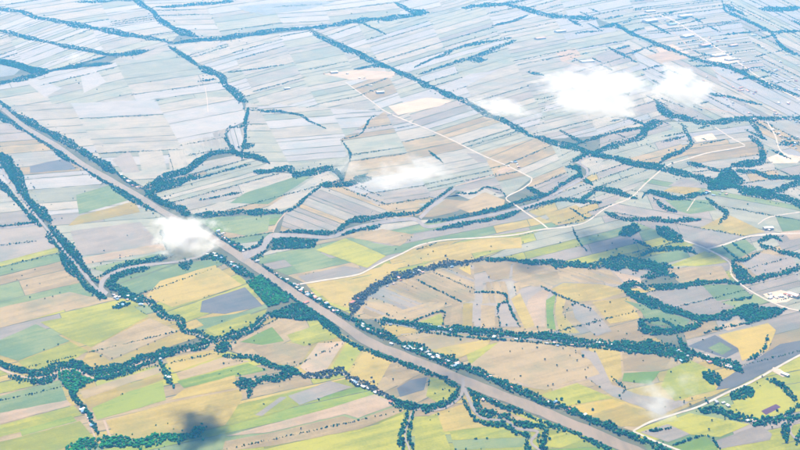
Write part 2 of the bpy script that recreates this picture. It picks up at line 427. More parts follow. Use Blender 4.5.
# --- fields that stand out one by one
for key, poly in [
    ('a', [(-30,352),(0,340),(36,324),(70,341),(18,361),(0,355),(-30,362)]),
    ('y', [(18,361.6),(70,341.7),(88,351),(67,363),(43,370),(25,368)]),
    ('s', [(89,351),(101,354),(110,361),(180,331),(200,337),(143,355),(100,371),(80,364)]),
    ('t', [(91,348),(150,318),(178,331),(112,359)]),
    ('y', [(40,322),(130,305),(149,316),(91,347),(72,340)]),
    ('t', [(-30,314),(70,292),(100,299),(30,320),(-30,336)]),
    ('a', [(-30,403),(0,396),(60,380),(66,399),(0,412),(-30,418)]),
    ('k', [(-30,419),(0,413),(67,400),(72,405),(0,424),(-30,430)]),
    ('y', [(-30,431),(0,425),(74,405.5),(82,415),(0,437),(-30,443)]),
    ('G', [(20,430),(72,416),(77,421),(22,436)]),
    ('y', [(-30,450),(20,437),(80,421),(96,440),(60,449),(0,465),(-30,470)]),
    ('t', [(80,391),(160,366),(162,372),(84,399)]),
    ('s', [(84,400),(162,373),(164,379),(89,408)]),
    ('G', [(92,408),(130,391),(163,382),(166,400),(97,420)]),
    ('s', [(106,421),(168,403),(240,389),(243,398),(225,425),(190,433),(118,440)]),
    ('t', [(110,424),(170,407),(180,411),(116,430)]),
    ('s', [(166,358),(213,350),(222,356),(175,372),(168,366)]),
    ('t', [(176,373),(223,357),(250,361),(180,380)]),
    ('G', [(177,381),(248,363),(268,370),(184,388)]),
    ('s', [(184,389),(235,375),(237,388),(170,400)]),
    ('k', [(300,367),(318,343),(345,341),(326,371),(308,373)]),
    ('y', [(329,371),(347,342),(362,350),(346,374)]),
    ('s', [(349,375),(364,351),(392,361),(376,388)]),
    ('t', [(380,372),(395,360),(425,370),(398,386)]),
    ('d', [(397,388),(410,380),(427,377),(424,390),(400,397)]),  # plot coloured dark blue-grey
    ('y', [(430,377),(453,381),(457,394),(440,404),(426,396)]),
    ('G', [(240,342),(272,327),(284,341),(262,345)]),
    ('y', [(287,335),(322,323),(340,337),(304,346),(292,342)]),
    ('t', [(250,347),(290,343),(312,346),(298,367),(270,362)]),
    ('y', [(195,420),(240,404),(345,379),(356,385),(270,415),(205,431)]),
    ('k', [(225,436),(270,424),(330,408),(375,394),(397,404),(358,418),(345,414),(270,432)]),
    ('t', [(225,441),(270,433),(343,416),(357,420),(399,405),(404,411),(360,429),(270,446),(222,452)]),
    ('y', [(200,458),(270,448),(360,431),(403,414),(406,430),(400,460),(200,480)]),
    ('g', [(288,396),(330,381),(352,387),(300,405)]),
    ('g', [(255,415),(280,397),(287,397),(262,416)]),
    ('y', [(415,421),(437,413),(450,447),(450,460),(415,460)]),
    ('s', [(438,412),(464,404),(474,413),(482,421),(500,425),(441,432)]),
    ('y', [(450,432),(508,426),(524,431),(527,437),(452,440)]),
    ('a', [(452,441),(526,438),(522,447),(455,450)]),
    ('t', [(482,408),(505,411),(530,420),(535,426),(515,421),(487,415)]),
    ('y', [(545,437),(570,431),(590,438),(560,448),(545,446)]),
    ('t', [(500,341),(560,344),(590,360),(600,374),(545,390),(500,376),(470,365)]),
    ('k', [(510,370),(580,365),(588,379),(545,390),(520,386)]),
    ('y', [(465,350),(500,342),(533,346),(500,362),(470,366)]),
    ('s', [(400,334),(440,331),(492,336),(488,345),(470,353),(455,360),(425,348)]),
    ('y', [(540,395),(577,383),(613,398),(566,406)]),
    ('o', [(568,408),(613,399),(625,404),(590,415)]),
    ('s', [(592,416),(627,405),(662,416),(640,426),(615,426)]),
    ('g', [(581,350),(596,352),(612,385),(640,395),(690,402),(662,415),(612,396),(584,376)]),
    ('s', [(587,347),(620,350),(622,377),(612,383),(600,365)]),
    ('t', [(622,351),(672,356),(664,370),(624,371)]),
    ('G', [(624,373),(660,371),(650,384),(622,381)]),
    ('y', [(690,360),(712,370),(716,390),(675,401),(661,386),(668,370)]),
    ('o', [(718,335),(768,323),(776,330),(768,350),(742,361),(738,348)]),
    ('d', [(688,346),(715,335),(741,350),(726,358)]),
    ('a', [(708,348),(720,342),(732,349),(722,355)]),
    ('d', [(716,390),(722,380),(780,344),(803,340),(803,353),(735,387)]),
    ('y', [(727,407),(744,399),(768,382),(790,398),(794,406),(765,419),(735,414)]),
    ('G', [(672,447),(705,436),(718,447),(714,462),(680,462)]),
    ('y', [(672,433),(660,424),(690,413),(750,424),(720,437)]),
    ('g', [(715,441),(760,425),(772,434),(770,440),(720,449)]),
    ('y', [(722,450),(772,441),(785,445),(785,460),(720,462)]),
    ('g', [(640,432),(668,424),(690,434),(668,442)]),
    ('k', [(538,292),(553,286),(546,300),(545,327),(522,326),(528,300)]),
    ('G', [(546,300),(556,294),(553,312),(556,330),(547,328)]),
    ('s', [(557,294),(566,299),(562,314),(580,333),(560,334),(555,314)]),
    ('g', [(571,302),(590,305),(612,331),(596,336),(575,318)]),
    ('s', [(592,302),(628,297),(640,318),(610,324)]),
    ('a', [(623,300),(650,306),(690,320),(684,328),(650,324),(640,310)]),
    ('g', [(650,291),(700,285),(715,300),(735,307),(705,317),(672,307)]),
    ('a', [(702,285),(738,284),(752,296),(717,301)]),
    ('g', [(740,262),(760,253),(794,258),(797,268),(757,276)]),
    ('a', [(710,249),(745,239),(757,249),(733,261)]),
    ('g', [(686,237),(710,229),(740,236),(708,248)]),
    ('s', [(700,228),(727,214),(755,227),(765,232),(742,236)]),
    ('t', [(662,268),(722,266),(730,279),(680,283)]),
    ('y', [(668,266),(705,251),(728,262),(700,266)]),
    ('s', [(551,289),(563,283),(600,284),(628,291),(600,300),(573,302)]),
    ('k', [(612,271),(640,278),(645,290),(628,285)]),
    ('k', [(719,326),(737,319),(746,325),(728,331)]),
    ('t', [(480,262),(511,262),(509,279),(491,280)]),
    ('o', [(458,268),(470,265),(471,275)]),
    ('t', [(513,263),(555,267),(560,279),(525,284),(512,280)]),
    ('s', [(511,299),(520,293),(535,326),(525,329)]),
    ('g', [(499,305),(507,304),(519,327),(500,327)]),
    ('t', [(481,305),(495,306),(495,328),(481,328)]),
    ('g', [(475,275),(483,272),(482,328),(474,328)]),
    ('t', [(452,302),(462,303),(460,328),(450,327)]),
    ('s', [(463,303),(473,303),(472,328),(462,328)]),
    ('y', [(414,324),(441,313),(444,324),(430,328)]),
    ('y', [(316,250),(345,238),(386,256),(367,268)]),
    ('a', [(276,252),(315,250),(342,264),(300,273)]),
    ('g', [(298,276),(345,266),(366,270),(352,276),(306,282)]),
    ('s', [(310,285),(370,276),(385,263),(402,266),(362,294),(347,308),(330,302)]),
    ('t', [(347,237),(382,229),(415,235),(400,246)]),
    ('a', [(346,238),(398,247),(392,253),(386,255)]),
    ('s', [(404,262),(425,249),(480,239),(521,237),(522,248),(485,251),(432,261)]),
    ('p', [(268,207),(325,170),(338,179),(290,207),(270,211)]),
    ('a', [(230,203),(245,193),(300,175),(318,172),(268,204)]),
    ('a', [(212,222),(270,216),(268,231),(250,236),(226,232)]),
    ('s', [(146,296),(160,281),(215,265),(242,285),(200,299),(172,307)]),
    ('d', [(202,301),(245,287),(263,306),(225,314),(200,312)]),
    ('y', [(205,329),(250,313),(256,322),(216,335)]),
    ('a', [(196,319),(225,315),(248,312),(206,327)]),
    ('g', [(70,231),(140,222),(161,244),(80,256)]),
    ('k', [(81,258),(163,243),(166,250),(86,264)]),
    ('a', [(90,268),(160,253),(168,256),(104,272)]),
    ('a', [(76,195),(120,182),(136,198),(79,214)]),
    ('s', [(78,216),(135,201),(140,212),(68,226)]),
    ('d', [(30,166),(66,158),(76,169),(30,173)]),
    ('g', [(-30,230),(42,227),(60,246),(0,262),(-30,266)]),
    ('g', [(112,160),(129,150),(140,172),(124,173)]),
    ('p', [(138,150),(160,145),(167,169),(142,173)]),
    ('s', [(663,191),(680,183),(702,189),(690,195)]),
    ('a', [(665,200),(695,200),(708,200),(716,210),(690,214),(678,211)]),
    ('g', [(668,186),(683,178),(712,185),(704,188)]),
    ('s', [(545,214),(576,205),(592,215),(584,222),(556,225)]),
    ('p', [(418,204),(432,203),(445,199),(460,208),(440,212)]),
    ('t', [(455,207),(485,192),(505,200),(503,208),(470,213)]),
    ('k', [(497,170),(508,166),(513,169),(500,174)]),
    ('g', [(466,153),(480,154),(488,161),(478,162)]),
    ('g', [(464,180),(480,177),(482,180),(466,184)]),
    ('b', [(388,106),(430,97),(452,101),(440,106),(398,115)]),
    ('b', [(322,74),(356,70),(398,72),(392,78),(352,80)]),
    ('b', [(655,48),(672,44),(690,53),(664,58)]),
    ('k', [(556,52),(575,48),(582,56),(562,62)]),
    ('k', [(645,56),(672,50),(690,58),(660,63)]),
    ('k', [(787,236),(780,232),(800,230),(812,236),(790,240)]),
    ('v', [(761,411),(776,404),(781,407),(766,415)]),
    ('t', [(418,217),(431,209),(446,199),(470,201),(458,211),(432,217)]),
    ('p', [(456,194),(482,187),(504,196),(486,200),(468,199)]),
    ('p', [(172,45),(200,41.5),(222,39.5),(212,52),(197,58),(184,53)]),
    ('p', [(110,62),(122,56),(148,52.5),(168,44.5),(171,48),(150,57),(128,63)]),
    ('p', [(574,162),(592,156.5),(604,159),(594,176),(589,168)]),
    ('p', [(556,196),(574,185),(589,180),(598,187),(588,193),(578,199)]),
    ('w', [(24,80),(36,78),(62,88),(45,97)]),
    ('w', [(80,72),(95,68),(106,82),(84,93)]),
    ('w', [(203,108),(212,104),(224,112),(205,113)]),
    ('w', [(418,96),(470,74),(498,70),(440,99)]),
]:
    field(poly, key)

def field_mesh(items, name):
    V, Fc, tint, fur = [], [], [], []
    for poly, key, d, z in items:
        c = np.mean(poly, 0)
        dense = []
        for q in range(len(poly)):
            p0, p1 = np.array(poly[q]), np.array(poly[(q + 1) % len(poly)])
            k = max(1, min(14, int(np.linalg.norm(p1 - p0) / 8)))
            for t in range(k):
                p = p0 + (p1 - p0) * t / k
                if t: p = p + RNG.normal(0, 0.16, 2)
                dense.append(p)
        poly = dense
        g = ground(poly, z)
        e = ground([c, c + d], z); e = e[1] - e[0]; e /= np.linalg.norm(e)
        # subdivide nothing: one flat n-gon with a low bank of earth round it (10 cm skirt)
        i0 = len(V)
        V += [tuple(p) for p in g]
        Fc.append(tuple(range(i0, i0 + len(g))))
        t = random.random()
        tint += [t] * len(g)
        fur += [tuple(e)] * len(g)
    me = bpy.data.meshes.new(name)
    me.from_pydata(V, [], Fc)
    me.update()
    # faces must look up
    if any(p.normal.z < 0 for p in me.polygons):
        for p in me.polygons:
            if p.normal.z < 0: p.flip()
        me.update()
    a = me.attributes.new('tint', 'FLOAT', 'POINT'); a.data.foreach_set('value', np.array(tint, np.float32))
    b = me.attributes.new('furrow', 'FLOAT_VECTOR', 'POINT'); b.data.foreach_set('vector', np.array(fur, np.float32).ravel())
    return me

def visible(poly):
    p = np.array(poly); c = p.mean(0)
    return -5 < c[0] < 805 and -5 < c[1] < 455
order = sorted(range(len(FIELDS)), key=lambda i: -(area(FIELDS[i][0]) if visible(FIELDS[i][0]) else area(FIELDS[i][0]) * 0.01))
rest = {}
for rank, i in enumerate(order):
    it = FIELDS[i]
    if rank < 295:
        me = field_mesh([it], 'field')
        me.materials.append(FM[it[1]])
        link('field', me, GROUND)
    else:
        rest.setdefault(it[1], []).append(it)
V_all = []
keys = sorted(rest)
allit = [it for k in keys for it in rest[k]]
me = field_mesh(allit, 'small_fields')
for k in keys: me.materials.append(FM[k])
idx = [keys.index(it[1]) for it in allit]
me.polygons.foreach_set('material_index', np.array(idx, np.int32))
tag(link('small_field', me, GROUND), kind='stuff')

# ------------------------------------------------------------------ water, roads
WATER = []          # sampled (x, y, half width) in pixels, kept free of trees
def band(name, pts, w, mat, label, z, keep=True, wob=0.10):
    P = smooth(pts, 3.0)
    n = len(P)
    if np.isscalar(w): W = np.full(n, float(w))
    else: W = np.interp(np.linspace(0, 1, n), np.linspace(0, 1, len(w)), w)
    if wob: W = W * (1 + wob * np.interp(np.arange(n), np.arange(0, n + 6, 3), RNG.uniform(-1, 1, len(np.arange(0, n + 6, 3)))))
    T = np.gradient(P, axis=0); T /= np.linalg.norm(T, axis=1)[:, None]
    Nn = np.stack([-T[:, 1], T[:, 0]], 1)
    A = ground(P + Nn * W[:, None] / 2, z); B = ground(P - Nn * W[:, None] / 2, z)
    V = np.empty((2 * n, 3)); V[0::2] = A; V[1::2] = B
    Fc = [(2 * i, 2 * i + 1, 2 * i + 3, 2 * i + 2) for i in range(n - 1)]
    o = mesh_obj(name, V, Fc, mat)
    if o.data.polygons[0].normal.z < 0:
        for p in o.data.polygons: p.flip()
    tag(o, label, kind='structure')
    if keep:
        for p, ww in zip(P, W): WATER.append((p[0], p[1], ww / 2))
    return o

def sheet(name, poly, mat, label, z):
    g = ground(poly, z)
    o = mesh_obj(name, g, [tuple(range(len(g)))], mat)
    if o.data.polygons[0].normal.z < 0: o.data.polygons[0].flip()
    tag(o, label, kind='structure')
    return o

band('canal', [(-60,66),(0,107),(25,127),(60,148),(82,164),(112,181),(135,194),(160,210),(185,224),(210,237),(232,251),(262,271),(300,297),(338,321),(367,341),(400,355),(434,368),(467,382),(500,395),(534,408),(576,426),(620,445),(680,470)],
     [3.8,4.2,5,5.5,6.5,7.5,8.2,8.8,9.5,10,10.5,10.5], M_CANAL, 'wide straight brown canal crossing the whole plain', 1.00)
band('river', [(-40,120),(0,165),(5,176),(17,192),(25,202),(37,217),(43,224),(54,238),(65,252),(75,263),(87,277),(97,289),(106,294)], [1.4,1.7,2,2.4,3,3.4], M_RIVER, 'narrow river with wooded banks at the left edge', 1.03, wob=.15)
band('creek', [(-40,230),(0,228),(20,226),(43,223)], 2.0, M_RIVER, 'short creek entering the left river', 1.06)
band('creek', [(107,294),(101,288),(104,279),(115,272),(130,267.5),(150,264.5),(170,262.5),(181,261),(200,256),(214,246)], [5,3.4,2.8,2.2,2.2,2.2], M_RIVER, 'creek linking the left river with the wide canal', 1.09, wob=.15)
band('creek', [(243,256),(252,253),(263,248),(267,240),(275,235.5),(300,235.5),(330,237),(351,229),(384,222),(414,219),(427,226.5),(454,222),(480,217),(507,211.5),(534,204),(547,198),(560,191),(575,183),(586,177),(587,169),(579,162),(590,155)],
     [8,4.6,3.4,3.4,3.4,3.2,3.2,2.8,2.4,2.4], M_RIVER, 'winding grey creek flowing into the canal from the far right', 1.12, wob=.15)
band('creek', [(420,218),(430,208),(444,197),(455,189)], [3.5,2.5], M_RIVER, 'short side arm branching north from the winding creek', 1.15)
band('creek', [(146,301),(158,312),(168,319),(180,322),(187,332),(200,336),(213,341),(233,335),(253,329),(263,320),(270,313)], 1.5, M_RIVER, 'thin stream under the trees south of the straw field', 1.03)
band('creek', [(-20,358),(8,372),(30,378),(48,376),(67,369),(80,371),(93,378),(115,373),(133,366),(150,360),(160,354),(190,350),(213,343)], [2,2.4,1.8,1.5], M_TRACK, 'pale shallow stream winding through the trees at lower left', 1.06, wob=.3)
band('creek', [(464,388),(468,397),(475,411),(484,418.5),(507,421),(516,428),(530,430),(538,432),(531,442),(541,452),(548,470)], [3,2.6,2.6,2.4], M_RIVER, 'looping creek beside the canal at bottom centre', 1.18, wob=.15)
band('creek', [(463,378),(463,386),(461,395),(452,404),(437,410),(415,410),(408,423),(405,437),(409,448),(414,470)], [3.5,2,1.5,2,2], M_RIVER, 'small stream dropping to the bottom edge at centre', 1.21, wob=.2)
band('creek', [(297,372),(315,377.5),(328,375.5),(338,371),(346,376),(361,384),(376,391),(393,402)], 1.6, M_RIVER, 'little stream below the orange fields by the canal', 1.24)
band('creek', [(377,321),(407,326.5),(440,331.5),(474,333.5),(507,337),(530,339.5),(560,341),(593,345)], 1.2, M_POND, 'narrow ditch along the tree belt at centre right', 1.09)
band('creek', [(830,415),(800,420),(793,424),(790,430),(794,437),(806,442)], 2.0, M_RIVER, 'bend of a small river at the lower right corner', 1.03)
sheet('pond', [(237,7),(262,4),(310,1.5),(335,2),(308,9),(264,15),(245,11)], M_POND, 'long blue-grey reservoir near the top edge', 0.95)
sheet('pond', [(-20,66),(0,65),(22,68),(14,75),(-20,80)], M_POND, 'pond beside the wood at the upper left edge', 0.95)

band('road', [(345,82),(370,100),(385,111),(405,120),(425,128),(450,139),(480,154),(510,167),(532,178)], [.8,1.2], M_ROAD, 'straight pale road running down from the far fields', 1.30)
band('road', [(532,178),(531,182),(522,189),(506,198),(517,206),(525,212),(540,222),(548,228.5)], 1.3, M_ROAD, 'zigzag pale road crossing the winding creek', 1.33)
band('road', [(300,284),(325,280),(356,275),(368,270),(381,263),(401,254),(420,245),(445,240),(475,238),(513,235),(541,229.5),(566,227),(586,222),(606,208),(630,198),(645,184),(660,171),(670,164),(687,159),(707,153),(730,149),(745,146)],
     [1.5,1.4,1.3,1.2,1.3,1.0], M_ROAD, 'long white road curving from the canal to the far right', 1.36)
band('road', [(455,186),(480,179),(510,169)], 0.9, M_TRACK, 'faint track leading left from the straight road', 1.31)
band('road', [(860,325),(800,355),(776,368),(751,382),(726,393),(700,406),(675,414),(650,422),(633,431)], [2.1,1.9], M_ROAD, 'pale road rising to the right edge near the bottom', 1.30)
band('road', [(633,431),(655,441),(676,449),(720,466)], 1.8, M_ROAD, 'pale road leaving along the canal at the bottom edge', 1.33)
band('road', [(683,240),(707,249),(729,262),(731,274),(741,284),(756,294),(776,304),(791,309),(810,312),(860,320)], [1.3,1.6], M_ROAD, 'white road bending past the factory at the right edge', 1.31)
band('road', [(707,249),(726,244),(746,237),(761,235),(773,234),(810,233)], 1.5, M_ROAD, 'white farm road to the right edge above the factory', 1.34)
band('road', [(660,15),(675,21),(700,37),(722,51),(742,65),(750,71),(775,87),(800,100)], 1.1, M_ROAD, 'main road between warehouses at upper right', 1.30)
band('road', [(205,87),(207,98),(208,112)], 0.8, M_ROAD, 'short white lane beside trees at upper left', 1.30)
band('road', [(715,127),(730,137),(745,145)], 1.0, M_ROAD, 'short track left of the pale yard', 1.30)
band('road', [(767,122),(775,135),(780,150),(790,156)], 1.3, M_ROAD, 'pink lane leading to the white yard', 1.30)
band('road', [(287,211),(277,223),(272,235)], 1.2, M_TRACK, 'earth track crossing at the creek bridge', 1.30)
band('road', [(695,199),(687,211)], 1.0, M_ROAD, 'short white path in a green field', 1.30)
band('road', [(800,212),(770,217),(758,224)], 1.0, M_ROAD, 'pale path near the right edge', 1.30)
band('road', [(560,60),(600,72),(640,82)], .7, M_TRACK, 'faint track behind the large cloud', 1.30)
band('road', [(640,8),(668,28),(690,48),(716,72),(745,96)], .7, M_TRACK, 'faint straight track left of the far main road', 1.30)
band('road', [(745,10),(770,24),(800,44)], .7, M_TRACK, 'faint track in the top right corner', 1.30)
band('road', [(700,108),(730,112),(765,122)], .8, M_TRACK, 'faint lane towards the second hazy town', 1.30)
band('road', [(82,405),(88,420),(95,437)], 1.6, M_TRACK, 'pinkish yard track beside the tree spur', 1.30)
band('road', [(104,420),(110,437)], 2.2, M_TRACK, 'pinkish earth strip beside the long grove', 1.33)
sheet('yard', [(763,294),(781,290),(799,295),(787,302),(773,303.5)], M_YARD, 'pale factory yard beside the right road', 1.10)
sheet('yard', [(767,158),(780,153),(803,157),(797,163),(772,163.5)], M_YARD, 'large white bare yard at the right edge', 1.10)
sheet('yard', [(708,60),(720,53),(740,61),(728,64)], M_YARD, 'white industrial yard at upper right', 1.10)
sheet('yard', [(693,137),(712,133),(717,139),(697,142)], M_YARD, 'patchy white bare ground near the right trees', 1.10)
sheet('yard', [(773,367),(780,369),(788,375),(783,377),(772,371)], M_YARD, 'pale strip yard beside the bottom right road', 1.10)
WA = np.array(WATER)

# ------------------------------------------------------------------ trees
def ico1():
    t = (1 + 5 ** .5) / 2
    v = [(-1,t,0),(1,t,0),(-1,-t,0),(1,-t,0),(0,-1,t),(0,1,t),(0,-1,-t),(0,1,-t),(t,0,-1),(t,0,1),(-t,0,-1),(-t,0,1)]
    f = [(0,11,5),(0,5,1),(0,1,7),(0,7,10),(0,10,11),(1,5,9),(5,11,4),(11,10,2),(10,7,6),(7,1,8),(3,9,4),(3,4,2),(3,2,6),(3,6,8),(3,8,9),(4,9,5),(2,4,11),(6,2,10),(8,6,7),(9,8,1)]
    v = [np.array(p) / np.linalg.norm(p) for p in v]
    cache, nf = {}, []
    def mid(a, b):
        k = (min(a, b), max(a, b))
        if k not in cache:
            m = v[a] + v[b]; v.append(m / np.linalg.norm(m)); cache[k] = len(v) - 1
        return cache[k]
    for a, b, c in f:
        ab, bc, ca = mid(a, b), mid(b, c), mid(c, a)
        nf += [(a, ab, ca), (b, bc, ab), (c, ca, bc), (ab, bc, ca)]
    return np.array(v), np.array(nf)
ICO_V, ICO_F = ico1()

# uneven crown shapes for the massed trees (unit radius, standing on z = 0)
CROWNS = []
for k in range(10):
    r = 1 + RNG.uniform(-0.34, 0.30, len(ICO_V))
    v = ICO_V * r[:, None]
    v[:, 2] = (v[:, 2] * RNG.uniform(0.75, 1.05) + 0.85)
    CROWNS.append(v)

ICO0_V = ICO_V[:12]
ICO0_F = np.array([(0,11,5),(0,5,1),(0,1,7),(0,7,10),(0,10,11),(1,5,9),(5,11,4),(11,10,2),(10,7,6),(7,1,8),(3,9,4),(3,4,2),(3,2,6),(3,6,8),(3,8,9),(4,9,5),(2,4,11),(6,2,10),(8,6,7),(9,8,1)])
FAR_CROWNS = []
for k in range(10):
    v = ICO0_V * (1.08 + RNG.uniform(-0.34, 0.30, 12))[:, None]
    v[:, 2] = v[:, 2] * RNG.uniform(0.75, 1.05) + 0.85
    FAR_CROWNS.append(v)

def tree_cloud(pos, rad, hf, far=False):
    """pos (n,3), rad (n,), hf height factor -> triangle soup of uneven crowns"""
    n = len(pos)
    kk = RNG.integers(0, len(CROWNS), n)
    ang = RNG.uniform(0, 6.283, n)
    C = np.array(FAR_CROWNS if far else CROWNS)[kk]
    IF = ICO0_F if far else ICO_F
    ca, sa = np.cos(ang)[:, None], np.sin(ang)[:, None]
    x = C[:, :, 0] * ca - C[:, :, 1] * sa
    y = C[:, :, 0] * sa + C[:, :, 1] * ca
    V = np.stack([x * rad[:, None], y * rad[:, None], C[:, :, 2] * (rad * hf)[:, None]], 2) + pos[:, None, :]
    T = (IF[None] + (np.arange(n) * C.shape[1])[:, None, None]).reshape(-1, 3)
    return V.reshape(-1, 3), T

SINGLE = []            # candidates for trees built one by one: (position, radius, where)
TREES = 0
def keep_clear(P, extra=0.0):
    if len(P) == 0: return np.zeros(0, bool)
    ok = np.ones(len(P), bool)
    for a in range(0, len(P), 4000):
        Q = P[a:a + 4000]
        d = np.hypot(Q[:, None, 0] - WA[None, :, 0], (Q[:, None, 1] - WA[None, :, 1]))
        ok[a:a + 4000] = (d > WA[None, :, 2] + extra).all(1)
    return ok

def plant(P, where, name='tree_belt', label=None, mat=None, size=1.0, fill=1.0):
    """P pixel positions of trunks"""
    global TREES
    if len(P) == 0: return
    P = P[keep_clear(P, 0.3)]
    if len(P) == 0: return
    pos = ground(P, 0.9)
    m = np.array([mpp(y) for y in P[:, 1]])
    rad = np.maximum(4.5, 0.70 * m) * RNG.uniform(0.45, 1.0, len(P)) ** 0.8 * RNG.choice([0.6, 0.9, 1.15, 1.5], len(P), p=[.3, .3, .25, .15]) * size
    hf = np.where(m > 7, 0.65, 0.95) * RNG.uniform(0.75, 1.2, len(P))
    pick = np.zeros(len(P), bool)
    if where:
        near = np.where((P[:, 1] > 372) & (P[:, 1] < 449) & (P[:, 0] > 2) & (P[:, 0] < 798))[0]
        RNG.shuffle(near)
        for i in near[:max(4, len(near) // 9)]:
            pick[i] = True
            SINGLE.append((pos[i], rad[i], where))
    far = P[:, 1].mean() < 392
    V, T = tree_cloud(pos[~pick], rad[~pick], hf[~pick], far)
    shade = np.repeat(RNG.uniform(0, 1, int((~pick).sum())), 12 if far else len(ICO_V)).astype(np.float32)
    TREES += len(pos)
    me = fast_mesh(name, V, T, mat or M_LEAF)
    sa = me.attributes.new('shade', 'FLOAT', 'POINT'); sa.data.foreach_set('value', shade)
    o = link(name, me)
    tag(o, label, 'trees', kind='stuff')

def belt_points(pts, w, dens=1.0):
    P = smooth(pts, 2.0)
    n = len(P)
    W = np.full(n, float(w)) if np.isscalar(w) else np.interp(np.linspace(0, 1, n), np.linspace(0, 1, len(w)), w)
    w = float(np.mean(w))
    W = W * (np.interp(P[:, 1].mean(), [20, 240, 320], [1.05, 1.22, 1.4]) if w > 2 else 1.0)
    def wave(step, lo, hi):
        a = np.arange(0, n + 2 * step, step)
        return np.interp(np.arange(n), a, RNG.uniform(lo, hi, len(a)))
    k = wave(4, 0.55, 1.35) * wave(11, 0.7, 1.3)
    thin = np.clip(wave(3, -0.1, 1.6) + wave(9, 0.1, .7), 0.0 if w < 3 else 0.7, 1.0)            # breaks in the line
    sh = wave(5, -0.18, 0.18) * W
    T = np.gradient(P, axis=0); L = np.linalg.norm(T, axis=1); T /= L[:, None]
    Nn = np.stack([-T[:, 1], T[:, 0]], 1)
    run = np.concatenate([[0], np.cumsum(L[1:])])
    out = []
    for i in range(n):
        m = mpp(P[i, 1])
        hp = 9.0 / m                                   # height of the trees in pixels
        end = min(run[i], run[-1] - run[i])
        wf = W[i] * k[i] * min(1.0, 0.35 + end / 9.0)
        d = max(4.5, 0.70 * m) * 2 / m                 # crown width in pixels
        fore = (P[i, 1] - VH) * CP / F                 # foreshortening of the ground
        cnt = dens * (2.0 if P[i, 1] < 150 else 2.4 if P[i, 1] < 280 else 3.2) * thin[i] * L[i] * max(wf, 0.6) / (d * d * max(fore, 0.2) * 1.3)
        c = int(cnt) + (random.random() < cnt % 1)
        for _ in range(c):
            off = random.uniform(-0.5, 0.5) * wf + sh[i]
            if random.random() < 0.035: off = random.gauss(0, 0.6) * W[i]
            out.append(P[i] + Nn[i] * off + T[i] * random.uniform(-.8, .8) * L[i] + np.array([0, 0.25 * hp]))
    return np.array(out).reshape(-1, 2)

def belt(label, pts, w, where=None, dens=1.0, mat=None, name='tree_belt', size=1.0):
    plant(belt_points(pts, w, dens), where, name, label, mat, size)

def wood(label, poly, where=None, mat=None, dens=1.0, name='wood'):
    poly = np.array(poly, float)
    lo, hi = poly.min(0), poly.max(0)
    yc = poly[:, 1].mean(); m = mpp(yc)
    d = max(4.5, 0.70 * m) * 2 / m
    fore = (yc - VH) * CP / F
    n = int((2.4 if yc < 280 else 3.2) * dens * (hi - lo).prod() / (d * d * fore * 1.2))
    q = RNG.uniform(lo, hi, (n, 2))
    x, y = q[:, 0], q[:, 1]
    ins = np.zeros(n, bool)
    for i in range(len(poly)):
        a, b = poly[i], poly[(i + 1) % len(poly)]
        cr = ((a[1] > y) != (b[1] > y))
        with np.errstate(divide='ignore', invalid='ignore'):
            xi = (b[0] - a[0]) * (y - a[1]) / (b[1] - a[1]) + a[0]
        ins ^= cr & (x < xi)
    plant(q[ins], where, name, label, mat)

B = belt
# far belts
B('blue hazy tree line slanting across the top left corner', [(-40,2),(0,9),(25,13),(40,18),(70,24),(105,30),(130,35),(155,39.5),(172,43)], 3.6)
B('second hazy tree line below it at upper left', [(-40,24),(0,31),(22,36),(45,41),(65,46),(82,49),(107,54.5),(120,55),(147,51)], 3.2)
wood('small triangular wood at the upper left edge', [(-30,58),(0,59),(15,61),(32,67),(48,69),(32,74),(22,70),(0,64),(-30,66)])
B('tree line under the triangular wood', [(-30,90),(0,83),(15,80),(47,72),(67,67),(95,65),(110,64)], 3.0)
B('short tree line left of the pale paddies', [(72,66),(105,57)], 1.6)
B('broad tree line falling from the top edge', [(132,-12),(137,0),(144,6),(152,10),(160,20),(170,27),(182,32),(197,36)], 5)
B('tree line below the crossing of hedges', [(170,47),(185,57),(200,66)], 3.2)
B('thin tree line along the top edge', [(77,2),(112,1),(137,0)], 1.8)
B('tree line running right from the top belt', [(155,7),(180,6),(200,4),(232,2)], 2.2)
B('long tree belt crossing the upper middle', [(174,43),(200,40),(220,39),(250,35),(275,31),(310,27.5),(335,25),(355,21),(380,19),(400,16.5),(425,13)], 4.0)
B('tree belt slanting right along the far canal', [(310,31),(322,37),(340,46),(355,52),(370,60),(390,67.5),(400,72),(425,84),(450,95),(470,103),(485,113),(507,122),(520,130),(533,136)], 4.6)
B('tree belt continuing past the middle cloud', [(530,135),(550,142),(570,147),(585,151),(600,155),(615,158),(635,163),(657,166.5),(675,172),(695,177),(712,181),(730,184)], 5)
B('clumped trees in the upper left middle', [(200,67),(212,72),(222,77),(227,86),(237,95),(246,102)], 6)
B('trees along the left arm of the oxbow', [(248,108),(244,124),(230,128),(226,137),(232,147),(240,154)], 3)
B('trees along the right arm of the oxbow', [(248,110),(246,122),(245,140),(241,153)], 3.2)
B('round grove beside the oxbow', [(240,147),(253,146)], 7)
B('faint hedge of trees at upper centre left', [(250,110),(266,111),(282,111.5),(300,115),(310,121),(325,128)], 2)
B('dotted hedge beside the clumped trees', [(200,81),(215,79)], 1.6)
B('thin dotted hedge across pale strips', [(230,72),(255,69),(282,65)], 1.3)
B('short hedge near the far farm buildings', [(355,69),(375,66),(390,67.5)], 2)
B('thin hedge at the top centre', [(360,22),(375,29),(385,34)], 1.4)
B('tree clump at the head of the slanting belt', [(396,71),(402,74)], 6)
B('tree wedge at the top left of centre', [(396,3),(412,11),(428,12.5)], 4)
B('trees along the far top centre', [(462,8),(482,5),(505,4),(530,-2)], 3)
